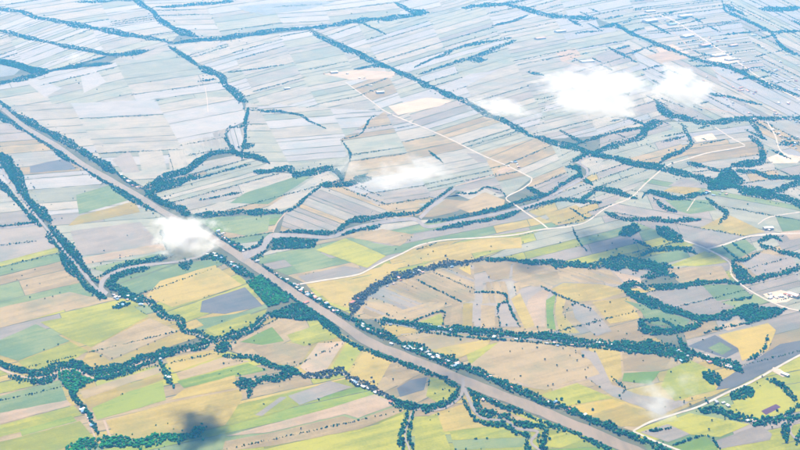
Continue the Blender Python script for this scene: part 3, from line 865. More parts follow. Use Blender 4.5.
B('trees continuing right along the top', [(505,4),(530,10),(550,16),(575,18),(597,18)], 3.4)
B('short slanted tree line near the top', [(494,25),(512,21),(528,15)], 2.8)
B('thin hedge left of the far warehouse', [(575,33),(600,31)], 1.8)
B('long thin hedge over pale strips', [(415,67),(445,54),(465,46),(510,38)], 2.6)
B('second thin hedge over pale strips', [(420,74),(450,64),(475,56),(515,41)], 2.2)
B('grove between the two thin hedges', [(470,60),(486,59)], 4)
B('small grove left of the big cloud', [(528,72),(542,75)], 3.4)
B('belt following the far canal at upper right', [(600,28),(617,26),(637,36),(662,46),(682,54),(700,60),(720,65),(740,71),(750,77),(770,85),(800,96),(840,108)], 3)
B('belt beyond the warehouses at the top right', [(722,2),(727,12),(750,22),(770,32),(777,41),(785,49),(800,56)], 2.6)
B('hazy grove at the top right corner', [(760,8),(780,9),(810,8)], 3.6)
B('thin hedge at the right edge near the top', [(772,32),(800,31)], 1.8)
B('thin hedge left of the top right belt', [(720,35),(750,32)], 1.8)
B('trees left of the industrial yard', [(692,66),(720,65)], 2.2)
B('belt emerging below the right cloud', [(656,102),(665,112),(682,118),(700,122),(725,121),(740,119),(770,118),(810,118)], 4.6)
B('thin hedge above the pink houses', [(710,94),(730,97),(745,101),(760,104)], 2.2)
# middle left
B('dense trees on the upper bank of the canal at left', [(-30,88),(0,104),(12,112),(32,122),(50,132),(62,139),(80,149),(100,162),(117,173)], [4,5,6.5,7])
B('sparse trees among houses on the canal bank', [(118,174),(132,183),(145,190)], 3, dens=.7)
B('trees on the canal bank above the left cloud', [(146,191),(160,200),(175,208),(192,215)], 6)
B('trees on the lower bank of the canal at left', [(-30,96),(0,116),(15,124),(37,137),(57,151),(80,164),(100,178),(117,188),(135,199),(156,212)], [4,4.5,5])
B('thick trees on the right bank of the left river', [(-20,140),(0,158),(12,168),(20,179),(27,197),(40,212),(50,223)], [9,10,8])
B('trees on the left bank of the left river', [(-20,172),(0,184),(10,192),(20,204),(32,219),(40,226)], 4)
B('trees along the right bank lower down the left river', [(50,226),(60,237),(73,250),(80,262),(90,274),(100,284)], 6)
B('trees along the left bank lower down the left river', [(48,234),(60,247),(67,257),(70,268),(80,279),(90,289),(105,297)], 7)
B('trees along the short creek at the left edge', [(-30,226),(0,226),(20,224),(43,221)], 1.8)
B('trees lining the upper side of the linking creek', [(103,276),(118,267),(136,263),(153,260),(171,255),(176,246)], 4)
B('trees lining the lower side of the linking creek', [(108,283),(120,275.5),(130,271),(148,268)], 4)
B('round grove under the left cloud', [(181,264),(190,262)], 8)
B('trees rising towards the left cloud', [(161,231),(166,244),(173,254)], 4)
B('belt along the creek from the canal bank to the oxbow', [(145,187),(165,178),(187,170),(200,160),(212,153.5),(230,151),(240,154),(260,158),(269,163)], 5)
B('thick grove right of the canal at left', [(150,190),(175,184),(185,180),(200,176)], 7)
B('dotted hedge running right from the grove', [(200,178),(220,172),(250,164)], 1.4)
B('winding belt at left centre', [(255,171),(270,171),(292,169),(295,174),(315,171),(330,168),(340,174),(344,182)], 4.6)
B('belt running under the middle cloud', [(320,184),(340,184),(355,182),(366,174)], 4)
B('pale grove under the edge of the middle cloud', [(356,180),(370,179)], 7)
B('belt slanting to the earth track', [(320,186),(307,197),(295,208),(283,212)], 3)
B('belt above the green field', [(192,216),(200,216),(220,213),(250,212),(282,212)], 4.6)
B('dotted shrub row across straw strips', [(200,200),(242,192)], 1.3)
B('thin trees at the bend left of the cloud', [(342,139),(360,134),(370,119),(375,116)], 2)
B('thin trees dropping to the middle cloud', [(343,142),(350,152),(350,160)], 2)
B('small trees above the faint track', [(430,152),(442,162)], 2.4)
B('curved hedge beside the zigzag road', [(455,193),(475,193),(485,187),(500,190),(506,197)], 1.6)
# winding creek
B('trees on the north bank of the winding creek', [(280,232),(307,233),(334,232),(347,223),(367,218),(387,215),(416,213)], 3.6)
B('trees on the south bank of the winding creek', [(344,234.5),(357,229.5),(380,225)], 4)
wood('dense green wood beside the creek mouth', [(272,238.5),(294,238),(318,240),(314,248),(290,249),(272,250)])
B('trees at the creek mouth', [(252,260),(263,252),(270,243)], 4)
B('trees on the upper bank of the far winding creek', [(427,222),(454,218),(480,213),(500,208),(525,200),(550,193),(562,184),(580,174)], 2.6)
B('trees on the lower bank of the far winding creek', [(435,230),(470,222),(505,216),(520,209),(540,204),(560,199.5),(580,201),(600,202)], 3.2)
B('trees along the short side arm', [(415,214),(426,206),(440,196),(452,188)], 2.6)
B('trees by the creek crossing', [(527,187),(540,193),(552,196)], 3.6)
B('trees in the creek bend', [(567,166),(578,169),(581,177),(592,183)], 4)
B('trees joining creek and slanting belt', [(572,161),(585,156),(600,152)], 4)
B('narrow tree line above the creek bend', [(562,148),(580,143),(600,136),(620,131),(643,128)], 2.6)
B('trees right of the creek bend', [(580,200),(590,193),(600,188),(620,193),(637,199)], 3.6)
B('thin hedge below the creek', [(570,208),(585,218)], 1.3)
# right middle
B('curving belt shaped like a dark lake arm', [(592,154),(600,150),(620,143),(640,136),(646,126),(662,123)], 5.5)
B('short arm of the curving belt', [(645,125),(630,118),(620,117)], 3.6)
B('belt curving under the right cloud', [(660,162),(667,157),(685,149),(692,143),(687,134),(682,127)], 4)
wood('wood at the crossing of belts on the right', [(716,178),(722,170),(731,167),(737,175),(745,181),(738,187),(722,190),(708,190),(707,185)])
B('belt leaving the right wood to the edge', [(735,186),(750,190),(775,195),(800,204),(840,216)], 6)
B('trees climbing right of the crossing wood', [(732,166),(750,163),(762,160),(760,145),(750,137)], 6)
B('trees towards the hazy town', [(750,122),(756,128),(762,138)], 4)
B('belt from the crossing wood to the right edge', [(737,171),(755,172),(770,177),(800,177),(840,176)], 3.6)
B('lower belt from the crossing wood to the right edge', [(740,192),(765,192),(785,187),(800,183),(830,178)], 5)
B('short hedge above the crossing wood', [(687,163),(705,167),(720,171)], 2.6)
B('trees along the pond-like hollow', [(642,197),(647,192),(660,194),(675,198),(690,196),(707,193)], 3.6)
B('tree tongue left of the green field', [(654,199),(665,207),(677,211)], 4)
B('trees right of the green field with the white path', [(707,199),(717,206),(727,213),(720,223)], 3.6)
B('belt along the road bend', [(605,212),(627,219),(650,219),(675,221),(700,219)], 3)
B('tree line beside the white yard', [(778,144),(800,143)], 3.4)
wood('dark trees under the cloud shadow at left', [(618,236),(622,228),(634,222),(641,230),(630,237)])
wood('dark trees under the cloud shadow at right', [(655,226),(668,227),(682,236),(684,243),(668,241),(657,234)])
B('wooded belt in the cloud shadow', [(595,263),(620,262),(640,265),(668,271)], 8)
B('trees crossing the shaded fields', [(638,256),(658,249),(688,250),(696,253)], 3.6)
B('short trees in the shaded fields', [(635,240),(650,247)], 3)
B('trees left of the shaded triangle', [(572,226),(577,238),(586,250)], 1.8)
B('trees in the shaded fields above the belt', [(640,260),(660,264),(672,268)], 4)
B('grove below the shaded belt', [(643,277),(665,274),(676,277)], 5)
B('belt from the grove to the right road', [(650,286),(675,287),(700,283),(731,282),(738,283)], 4.4)
B('belt right of the road bend', [(738,283),(761,278),(796,269),(830,262)], 4)
B('trees starting the long lower belt', [(620,288),(635,284),(648,289)], 4)
B('long lower belt at right', [(623,290),(640,297),(658,306),(675,311),(695,317),(708,319),(726,314),(741,309),(756,304)], 6.4)
wood('wood below the factory road', [(736,312),(761,307),(788,309),(776,317),(751,323),(741,319)])
B('looping trees round the small green field', [(640,321),(645,329),(665,330),(683,329),(698,324),(695,317)], 5)
B('tree arc inside the loop', [(641,320),(660,320),(675,327)], 2.6)
wood('wood beside the road bend at right', [(731,263),(741,266),(752,277),(738,281),(733,271)])
B('trees by the white farm buildings', [(758,242),(771,236),(781,240)], 3)
B('belt below the white farm buildings', [(761,246),(781,251),(800,255),(830,262)], 4)
B('hedge left of the grey field', [(731,262),(746,259),(761,251)], 2.6)
B('hedge rows in the sage field', [(722,246),(737,258)], 1.4)
B('second hedge row in the sage field', [(732,243),(748,255)], 1.4)
B('short hedge near the lower right road', [(731,300),(751,297)], 2)
B('hedge along the ochre field', [(706,332),(726,327),(748,323.5)], 2)
# centre
B('dusty trees and houses curving up from the canal', [(351,314),(356,302),(371,289),(391,278),(400,274)], 6.5, mat=M_LEAF_DRY)
B('dusty hedge of trees at centre', [(400,276),(415,272),(438,265),(463,262),(485,258)], 4.4, mat=M_LEAF_DRY)
B('dark tree belt at centre right', [(485,259),(508,259.5),(531,262),(556,263),(576,265),(600,267)], 4.6)
B('long tree belt across the lower centre', [(377,320),(407,323.5),(440,328.5),(474,330.5),(507,333),(530,336),(560,337.5),(593,342),(626,346),(660,348),(678,351)], [4.5,4.5,5,7,8,8])
B('lower edge of the long central belt', [(420,331),(470,337),(533,342),(600,348),(660,354)], 1.4)
B('hedge along the striped tan field', [(418,280),(440,291),(460,301)], 1.3)
B('hedge round the yellow wedge', [(408,323),(425,316),(443,311),(443,322)], 1.4)
B('hedges between the narrow strips', [(500,326),(498,306),(507,303),(513,315),(520,326)], 1.6)
B('dotted hedge in the tan fields', [(474,292),(490,292),(504,294),(508,303)], 1.5)
B('dotted trees round the straw field', [(541,286),(556,294),(572,300),(590,308)], 1.6, dens=.6)
B('trees along the curved strips', [(575,303),(566,310),(565,318)], 1.3, dens=.5)
# canal banks, lower
B('trees among houses above the left cloud bank', [(217,233),(230,243),(245,251)], 5)
B('trees at the creek corner', [(246,250),(257,246),(263,237)], 4)
B('trees among houses left of the canal', [(198,259),(218,257),(230,264),(243,272),(255,277)], 5)
wood('bright green grove left of the canal', [(246,282),(260,276),(275,289),(290,297),(288,302),(268,307)], mat=M_LEAF_BRIGHT)
wood('dark wood below the bright grove', [(268,313),(280,310),(292,304),(300,302),(313,311),(322,320),(300,321),(286,318),(272,318)])
B('trees down the left canal bank', [(262,276),(277,287),(291,297),(310,309),(326,321),(340,333)], 4)
B('narrow tree fringe on the lower canal bank', [(317,318),(340,336),(364,349),(390,359),(417,367),(447,380),(458,387)], [3.5,3,4,4.5], where='the lower bank of the wide canal')
B('trees among the houses on the right canal bank', [(255,262),(270,272),(285,282),(300,290),(315,298),(328,307),(340,313),(354,320)], 4, dens=.8)
B('trees among the houses further down the canal', [(354,320),(377,331),(400,342),(424,352),(447,361),(464,367)], 6, dens=.9)
B('dense trees on the right bank of the lower canal', [(464,366),(480,372),(500,382),(520,390),(534,396),(566,409),(586,417),(610,427),(643,440),(670,452)], 5.4, where='the upper bank of the wide canal')
B('trees on the left bank of the lower canal', [(470,388),(483,397),(500,404.5),(520,412),(541,421),(561,428),(586,438),(601,446),(630,462)], 3.2, where='the lower bank of the wide canal')
B('trees on the inner bank of the looping creek', [(468,390),(476,397),(479,408),(488,415),(508,416),(520,424),(536,425),(547,430),(541,439),(545,452)], 5, where='the looping creek')
B('trees on the outer bank of the looping creek', [(463,398),(470,412),(481,422),(505,425),(514,432),(528,434),(526,445),(534,456)], 3.4, where='the looping creek')
B('trees curving below the dark field', [(387,397),(400,404),(415,407),(437,407),(452,400),(459,390)], 5.4, where='the small stream at bottom centre')
B('trees along the small bottom stream', [(408,412),(404,424),(400,438),(404,452)], 3.6, where='the small stream at bottom centre')
B('trees right of the small bottom stream', [(414,412),(411,424),(409,436),(414,452)], 2.6, where='the small stream at bottom centre')
# lower left
B('trees round the river junction', [(108,284),(120,290),(136,296),(146,301)], 7, dens=.8)
B('trees below the river junction', [(113,306),(131,304)], 4)
B('belt falling right of the junction', [(146,300),(158,310),(168,317),(181,319),(186,330),(200,335),(213,340),(233,335),(253,328),(268,314)], 6)
B('round grove at the belt crossing', [(216,347),(230,347)], 10)
B('long winding belt at lower left', [(-20,350),(0,362),(20,371),(43,372),(67,364),(83,367),(100,372),(123,366),(143,358),(167,352),(193,347),(213,342)], 5.2)
B('short parallel belt at lower left', [(10,377),(40,379),(57,376)], 5, where='the winding belt at lower left')
wood('bright wood hanging below the winding belt', [(57,371),(75,366),(82,377),(112,375),(95,381),(85,386),(74,394),(66,388),(60,380)], where='the bright wood at lower left', mat=M_LEAF_BRIGHT)
B('trees below the bright wood', [(100,378),(125,371),(150,361),(165,356)], 4)
B('tree spur going down at lower left', [(70,390),(80,403),(90,417),(98,434)], 4, where='the tree spur at lower left')
B('long bright grove at the bottom left', [(66,449),(93,443),(105,441),(117,443),(143,441),(167,438),(193,434),(206,430)], 8.0, where='the long bottom left grove', mat=M_LEAF_BRIGHT)
B('house spur trees at lower left', [(160,360),(167,375),(173,386)], 4, where='the house spur at lower left')
B('belt from the belt crossing to the purple stream', [(222,356),(245,356),(260,361),(275,366),(293,370),(303,375)], 4.6)
B('thick finger of trees at lower centre left', [(234,384),(250,382),(268,378),(283,376),(296,370)], 6, where='the tree finger at lower centre left')
B('stub below the tree finger', [(248,384),(250,392),(247,397)], 3, where='the tree finger at lower centre left')
B('dusty trees along the little stream', [(303,375),(315,376),(328,374),(338,369),(346,375),(361,382),(376,389),(393,400)], 4.6, where='the little dusty stream', mat=M_LEAF_DRY)
# lower right
B('dense trees at the village crossing', [(673,352),(683,355),(690,358)], 9)
B('trees dropping through the village', [(678,337),(683,348),(684,362)], 5)
B('belt right of the village', [(685,352),(700,355),(716,362),(736,365),(742,371)], 4.6)
B('trees at the edge of the ochre field', [(768,335),(763,350),(748,360)], 2.6)
wood('oval grove left of the bottom right road', [(703,372),(710,370),(718,373),(722,380),(718,386),(710,384),(704,378)], where='the oval grove left of the road')
wood('oval dark grove on the right of the road', [(731,392),(738,388),(750,387),(755,391),(752,397),(742,399),(731,400)], where='the oval grove right of the road')
B('trees along the yellow field at right', [(768,378),(781,384),(791,395),(797,402)], 3.6, where='the yellow field at lower right')
B('belt along the bottom right stream', [(698,409),(716,410),(731,415),(751,420),(761,422),(781,417),(797,407),(820,400)], 5.4, where='the bottom right stream')
B('trees in the bottom right river bend', [(786,440),(785,429),(791,420),(803,416)], 5, where='the bottom right river bend')
B('trees inside the bottom right river bend', [(797,445),(800,430)], 5, where='the bottom right river bend')
B('dark row in the grey wedge', [(647,431),(672,427)], 1.8)
B('hedge round the bright green field', [(672,445),(705,435),(719,447)], 1.3)
B('dotted trees along the grey diagonal', [(612,377),(625,388),(620,395)], 2, dens=.7)
# hedges along field edges
hp = []
for a, b in HEDGE:
    if np.linalg.norm(b - a) > 4:
        q = belt_points([a, b], 1.1, 0.6)
        if len(q): hp.append(q)
plant(np.concatenate(hp), None, 'hedgerow', 'thin shrub lines along the field edges', None, 0.68)
# loose bushes and small trees along field edges
q = []
for poly, key, d, z in FIELDS:
    c = np.mean(poly, 0)
    if not visible(poly) or random.random() > 0.28: continue
    i = random.randrange(len(poly)); a, b = poly[i], poly[(i + 1) % len(poly)]
    if np.linalg.norm(b - a) < 5: continue
    t0 = random.random() * .6
    for _ in range(random.randint(1, 6)):
        t = t0 + random.random() * .4
        q.append(a + (b - a) * t + np.array([random.uniform(-.4, .4), random.uniform(-.3, .3)]))
plant(np.array(q), None, 'scattered_bushes', 'loose bushes dotted along the field edges', None, 0.62)
# small groves scattered through the settled country at upper right
q = []
for _ in range(95):
    x, y = random.uniform(560, 815), random.uniform(2, 150)
    l, a = random.uniform(4, 24), random.choice([-.25, -.2, -.22, .4, .5])
    if random.random() < .25: l *= .4
    q.append(belt_points([(x, y), (x + l, y + l * a)], random.uniform(1.0, 2.4), .8))
plant(np.concatenate(q), None, 'scattered_groves', 'small hazy groves scattered among the far right fields', None)
print('trees massed', TREES)

# ------------------------------------------------------------------ single trees
def leafy_crown(seed):
    r = np.random.default_rng(seed)
    Vs, Ts, n0 = [], [], 0
    for k in range(7):
        a = r.uniform(0, 6.283); q = r.uniform(0.0, 0.62)
        c = np.array([math.cos(a) * q, math.sin(a) * q, r.uniform(0.75, 1.6)])
        s = r.uniform(0.36, 0.58)
        v = ICO_V * (1 + r.uniform(-.28, .28, len(ICO_V)))[:, None] * s * np.array([1, 1, .8]) + c
        Vs.append(v); Ts.append(ICO_F + n0); n0 += len(v)
    for k in range(60):                                      # loose sprays round the lumps
        d = r.normal(size=3); d /= np.linalg.norm(d)
        c = d * np.array([.95, .95, .62]) * r.uniform(.8, 1.08) + np.array([0, 0, 1.2])
        t = r.normal(size=(3, 3)) * .13
        Vs.append(c + t); Ts.append(np.array([[0, 1, 2]]) + n0); n0 += 3
    return fast_mesh('crown', np.concatenate(Vs), np.concatenate(Ts), M_LEAF)

def trunk_mesh(seed):
    r = np.random.default_rng(seed)
    V, Fc = [], []
    def limb(p, q, a, b, n=6):
        p, q = np.array(p), np.array(q)
        d = (q - p) / np.linalg.norm(q - p)
        u = np.cross(d, [0.3, 0.9, 0.2]); u /= np.linalg.norm(u); w = np.cross(d, u)
        i0 = len(V)
        for c, rad in ((p, a), (q, b)):
            for k in range(n):
                t = 2 * math.pi * k / n
                V.append(tuple(c + (u * math.cos(t) + w * math.sin(t)) * rad))
        for k in range(n):
            Fc.append((i0 + k, i0 + (k + 1) % n, i0 + n + (k + 1) % n, i0 + n + k))
    limb((0, 0, 0), (0.03, 0.02, 0.7), .09, .06)
    for k in range(4):
        a = k * 1.57 + r.uniform(-.4, .4)
        limb((0.03, 0.02, 0.62), (math.cos(a) * .5, math.sin(a) * .5, r.uniform(1.1, 1.4)), .05, .015)
    me = bpy.data.meshes.new('trunk')
    me.from_pydata(V, [], Fc); me.materials.append(M_BARK)
    return me
CR = [leafy_crown(100 + k) for k in range(6)]
TK = [trunk_mesh(200 + k) for k in range(4)]
n_single = 0
def single_tree(pos, rad, label, group):
    global n_single
    t = empty('tree', tuple(pos), random.uniform(0, 6.28), 1.0)
    t.scale = (rad * 1.05, rad * 1.05, rad * random.uniform(0.85, 1.2))
    link('crown', random.choice(CR), t)
    link('trunk', random.choice(TK), t)
    tag(t, label, 'tree', group)
    n_single += 1

# isolated trees standing in the fields
LONE = {
    'the yellow field at lower left': [(44,350),(58,345),(48,362),(36,366)],
    'the tan field above the winding belt': [(102,355),(112,359),(121,356),(137,350),(148,345),(155,342)],
    'the left grey fields': [(35,270),(27,286),(45,299),(53,297),(60,293),(40,284),(12,270),(52,256),(57,254),(30,298)],
    'the bare fields below the central belt': [(510,352),(537,348),(545,360),(557,366),(567,371),(585,370),(586,378),(563,349),(570,356),(577,361),(588,368),(548,386),(553,385)],
    'the fields beside the grey diagonal': [(613,381),(619,385),(625,388),(624,391),(621,399),(634,382),(635,355),(643,361),(656,353)],
    'the yellow field beside the bottom right road': [(680,398),(684,402),(690,405),(692,399),(705,398),(708,403),(725,418),(712,421),(709,430),(725,420)],
    'the tan strips at centre': [(460,281),(470,292),(489,278),(497,293),(477,305),(487,259),(550,291),(556,296),(563,308),(575,302),(590,311),(545,333),(561,326),(548,326)],
    'the canal side straw field': [(309,345),(354,365),(393,380),(304,343),(330,352),(352,360)],
    'the straw fields right of centre': [(633,311),(640,306),(655,303),(610,303),(605,312),(622,315),(600,326),(595,320)],
    'the shaded fields': [(576,247),(590,240),(607,251),(612,244),(598,236)],
    'the fields along the white road': [(433,252),(428,255),(421,259),(523,243),(527,247),(491,247),(490,252),(560,243),(578,245),(402,236),(410,241)],
    'the pale fields at left': [(85,192),(73,199),(62,219),(104,251),(101,264),(95,269),(90,270),(120,256),(17,280),(22,276)],
    'the far left pale fields': [(71,78),(76,81),(79,84),(97,90),(120,96),(81,63)],
    'the grey field by the factory': [(757,266),(765,271),(775,262),(781,260),(755,271)],
    'the bottom yellow strips': [(301,429),(240,376),(310,345),(166,349)],
    'the corner fields at lower right': [(776,385),(772,428),(757,383),(762,377),(760,386)],
}
for where, pts in LONE.items():
    for p in pts:
        m = mpp(p[1])
        single_tree(ground([p], 0.9)[0], max(3.8, 0.70 * m) * random.uniform(.7, 1.15), 'lone tree standing out in ' + where, 'lone trees in ' + where)
random.shuffle(SINGLE)
for pos, rad, where in SINGLE[:max(0, 298 - n_single)]:
    single_tree(pos, rad * 1.25, 'rounded tree among those lining ' + where, 'trees lining ' + where)
print('single trees', n_single)

# ------------------------------------------------------------------ houses
def box(V, Fc, x0, x1, y0, y1, z0, z1):
    i = len(V)
    V += [(x, y, z) for z in (z0, z1) for x, y in ((x0, y0), (x1, y0), (x1, y1), (x0, y1))]
    Fc += [(i, i + 3, i + 2, i + 1), (i + 4, i + 5, i + 6, i + 7)] + [(i + k, i + (k + 1) % 4, i + 4 + (k + 1) % 4, i + 4 + k) for k in range(4)]

def gable(V, Fc, x0, x1, y0, y1, z, h):
    """roof with ridge along x, 25 cm thick at the eaves"""
    i = len(V); ym = (y0 + y1) / 2
    V += [(x0, y0, z), (x1, y0, z), (x1, y1, z), (x0, y1, z), (x0, y0, z + .25), (x1, y0, z + .25), (x1, y1, z + .25), (x0, y1, z + .25), (x0, ym, z + h), (x1, ym, z + h)]
    Fc += [(i, i + 3, i + 2, i + 1), (i, i + 1, i + 5, i + 4), (i + 2, i + 3, i + 7, i + 6), (i + 4, i + 5, i + 9, i + 8), (i + 6, i + 7, i + 8, i + 9), (i + 1, i + 2, i + 6, i + 9, i + 5), (i + 3, i, i + 4, i + 8, i + 7)]

WALLS, ROOF_MESH = {}, {}
SHAPES = {'plain': [(-7, 7, -5, 5, 4.0, 3.0)], 'wing': [(-7, 7, -5, 5, 4.2, 3.0), (-3, 5, 5.2, 12, 3.2, 2.0)], 'long': [(-10, 10, -5.5, 5.5, 4.4, 2.6)],
          'shed': [(-16, 16, -8, 8, 6.0, 2.6)], 'hall': [(-42, 42, -16, 16, 9.0, 4.0)], 'double_hall': [(-45, 45, -18, -0.4, 8.0, 3.0), (-45, 45, 0.4, 18, 8.4, 3.0)]}
for k, parts in SHAPES.items():
    V, Fc = [], []
    for x0, x1, y0, y1, z, h in parts: box(V, Fc, x0, x1, y0, y1, 0, z)
    me = bpy.data.meshes.new('wall'); me.from_pydata(V, [], Fc); me.materials.append(M_WALL); WALLS[k] = me
    for rk, rm in ROOFS.items():
        V, Fc = [], []
        for x0, x1, y0, y1, z, h in parts: gable(V, Fc, x0 - .8, x1 + .8, y0 - .8 * (k != 'double_hall'), y1 + .8 * (k != 'double_hall'), z + .01, h)
        me = bpy.data.meshes.new('roof'); me.from_pydata(V, [], Fc); me.materials.append(rm); ROOF_MESH[k, rk] = me
RC = {'white': 'white-roofed', 'red': 'rusty red-roofed', 'grey': 'grey-roofed', 'blue': 'blue-roofed', 'pink': 'pink-roofed'}
n_house = 0
def house(p, shape, roof, label, cat='house', group=None, rz=None, s=1.0, name='house'):
    global n_house
    t = empty(name, tuple(ground([p], 1.36)[0]), random.uniform(0, 3.14) if rz is None else rz, s)
    link('wall', WALLS[shape], t)
    link('roof', ROOF_MESH[shape, roof], t)
    tag(t, label, cat, group)
    n_house += 1

def row(where, pts, count, spread, s=1.0, roofs=('white', 'white', 'white', 'pink', 'red', 'grey', 'blue')):
    P = smooth(pts, 1.0)
    g = ground(P)
    for i in range(count):
        k = random.randrange(len(P))
        p = P[k] + np.array([random.uniform(-.5, .5), random.uniform(-.5, .5)]) * spread
        for _ in range(6):
            if keep_clear(p[None], 0.7)[0]: break
            p = P[random.randrange(len(P))] + np.array([random.uniform(-.5, .5), random.uniform(-.5, .5)]) * spread * 1.4
        j = min(k + 1, len(g) - 1); i0 = max(j - 1, 0)
        d = g[j] - g[i0]
        rz = math.atan2(d[1], d[0]) + random.choice([0, 1.57]) + random.uniform(-.15, .15)
        r = random.choice(roofs)
        house(p, random.choice(['plain', 'wing', 'long']), r, RC[r] + ' house ' + where, 'house', 'houses ' + where, rz, s * random.uniform(.7, 1.1) * max(1.0, mpp(p[1]) / 5.5))
row('on the upper canal bank below the left cloud', [(216,232),(230,242),(243,250)], 16, 4)
row('on the upper canal bank at centre', [(255,262),(270,271),(285,281),(300,289),(315,297),(328,305),(340,312)], 38, 4.0, 1.1)
row('on the lower canal bank under the left cloud', [(198,256),(215,255),(228,262),(245,274)], 12, 3)
row('in the crowded canal village at centre', [(354,322),(377,333),(400,344),(424,353),(447,362),(462,368)], 29, 6)
row('in the small hamlet at the left river junction', [(111,296),(118,298),(126,296),(136,298),(114,306),(142,304)], 12, 4)
row('on the canal bank at left', [(120,176),(132,184),(141,189)], 9, 3)
row('along the spur at lower left', [(160,358),(165,372),(170,383)], 5, 3)
row('beside the tree spur at bottom left', [(80,404),(86,415),(92,428)], 5, 2.5)
row('along the little dusty stream', [(350,380),(362,386),(378,393),(392,401)], 12, 3)
row('along the dusty tree curve at centre', [(352,300),(372,292),(400,279),(430,270),(460,264)], 12, 3.5)
row('under the long central tree belt', [(390,322),(430,327),(480,334),(540,342),(600,347),(655,355)], 12, 4)
row('in the wooded village at right', [(672,350),(683,358),(695,353),(712,361),(722,364),(735,366)], 16, 6)
row('on the upper bank of the lower canal', [(470,368),(500,382),(530,394),(590,418)], 7, 3)
row('beside the looping creek', [(483,399),(490,401),(504,404)], 4, 2)
row('beside the bottom right road', [(715,402),(724,404),(748,420),(755,421)], 6, 3)
row('by the crossing wood at right', [(708,193),(718,194),(728,192)], 7, 4)
row('at the white farm by the right edge', [(760,232),(768,229),(776,233)], 6, 3)
row('in the factory yard at the right edge', [(766,294),(775,297),(786,295),(793,298)], 10, 6, 1.2, ('pink', 'white', 'red', 'white'))
row('in the hazy town at the upper right edge', [(772,70),(785,76),(800,84),(790,88)], 12, 9, .9)
row('in the second hazy town at the right edge', [(776,114),(790,118),(800,122)], 12, 7, .9)
row('in the hazy pink hamlet at upper right', [(735,88),(746,90),(758,93)], 9, 5, .9, ('pink', 'white', 'pink', 'red'))
row('along the far yellow building row', [(770,100),(780,102),(792,104)], 6, 3, .9)
row('by the bend of the straight road', [(508,165),(514,163),(519,167)], 5, 3, .9)
row('along the far farm lane', [(318,76),(330,73),(342,74),(360,78),(380,93)], 7, 4, .8, ('white', 'white', 'pink'))
row('scattered along the far main road at upper right', [(664,18),(690,31),(712,44),(735,60),(760,76)], 14, 10, .9)
row('scattered over the hazy fields at right', [(700,80),(730,105),(762,125),(790,140)], 12, 16, .9)
row('beyond the main road in the top right corner', [(735,20),(760,38),(785,60)], 8, 14, .9)
row('above the white yard by the right edge', [(770,128),(785,140),(797,150)], 10, 8, .9)
row('beside the road at the lower right bend', [(600,344),(612,345)], 3, 2)
# big buildings, one by one
def big(p, shape, roof, label, cat='warehouse', deg=0, s=1.0):
    house(p, shape, roof, label, cat, None, math.radians(deg), s, 'warehouse')
big((650,12), 'hall', 'white', 'white warehouse nearest the top edge left of the main road', deg=25, s=1.7)
big((650,22), 'hall', 'white', 'longest white warehouse of the far upper right group', deg=40, s=2.6)
big((672,25), 'hall', 'blue', 'bluish warehouse just right of the longest white one', deg=35, s=1.5)
big((685,17), 'hall', 'white', 'white warehouse right of the main road near the top', deg=30, s=2.3)
big((687,37), 'hall', 'white', 'pale warehouse left of the main road halfway down', deg=45, s=2.2)
big((705,46), 'hall', 'pink', 'cream pink warehouse just above the industrial yard', deg=40, s=1.8)
big((718,56), 'double_hall', 'white', 'twin-roofed white factory hall in the industrial yard', 'factory', deg=35, s=1.9)
big((731,60), 'double_hall', 'white', 'right-hand white factory hall in the industrial yard', 'factory', deg=35, s=1.6)
big((540,39), 'hall', 'pink', 'cream warehouse alone on far strips at top centre', deg=35, s=1.6)
big((560,32), 'hall', 'white', 'small white warehouse up and right of the cream one', deg=35, s=1.7)
big((587,62), 'double_hall', 'white', 'bright white factory above the large cloud', 'factory', deg=20, s=1.6)
big((576,88), 'hall', 'white', 'white hall half hidden by the large cloud', deg=30, s=1.0)
big((733,46), 'hall', 'pink', 'pink hall right of the main road', deg=40, s=1.5)
big((334,73), 'shed', 'white', 'white farm shed at upper centre', 'shed', deg=25, s=2.2)
big((380,93), 'shed', 'white', 'white farm shed beside the straight road', 'shed', deg=25, s=2.2)
big((287,89), 'shed', 'white', 'small white shed alone on the pale strips', 'shed', deg=25, s=1.6)
big((768,229), 'shed', 'white', 'large white barn above the right farm road', 'barn', deg=10, s=1.7)
big((793,296), 'shed', 'pink', 'long pink-roofed shed at the right end of the yard', 'shed', deg=-50, s=1.7)
big((306,303), 'shed', 'red', 'red-roofed shed right of the canal village row', 'shed', deg=50, s=.9)
big((352,303), 'shed', 'red', 'bright red-roofed barn near the dusty tree curve', 'barn', deg=60, s=1.0)
big((785,375), 'shed', 'white', 'white shed in the strip yard by the bottom right road', 'shed', deg=-50, s=1.0)
print('houses', n_house)

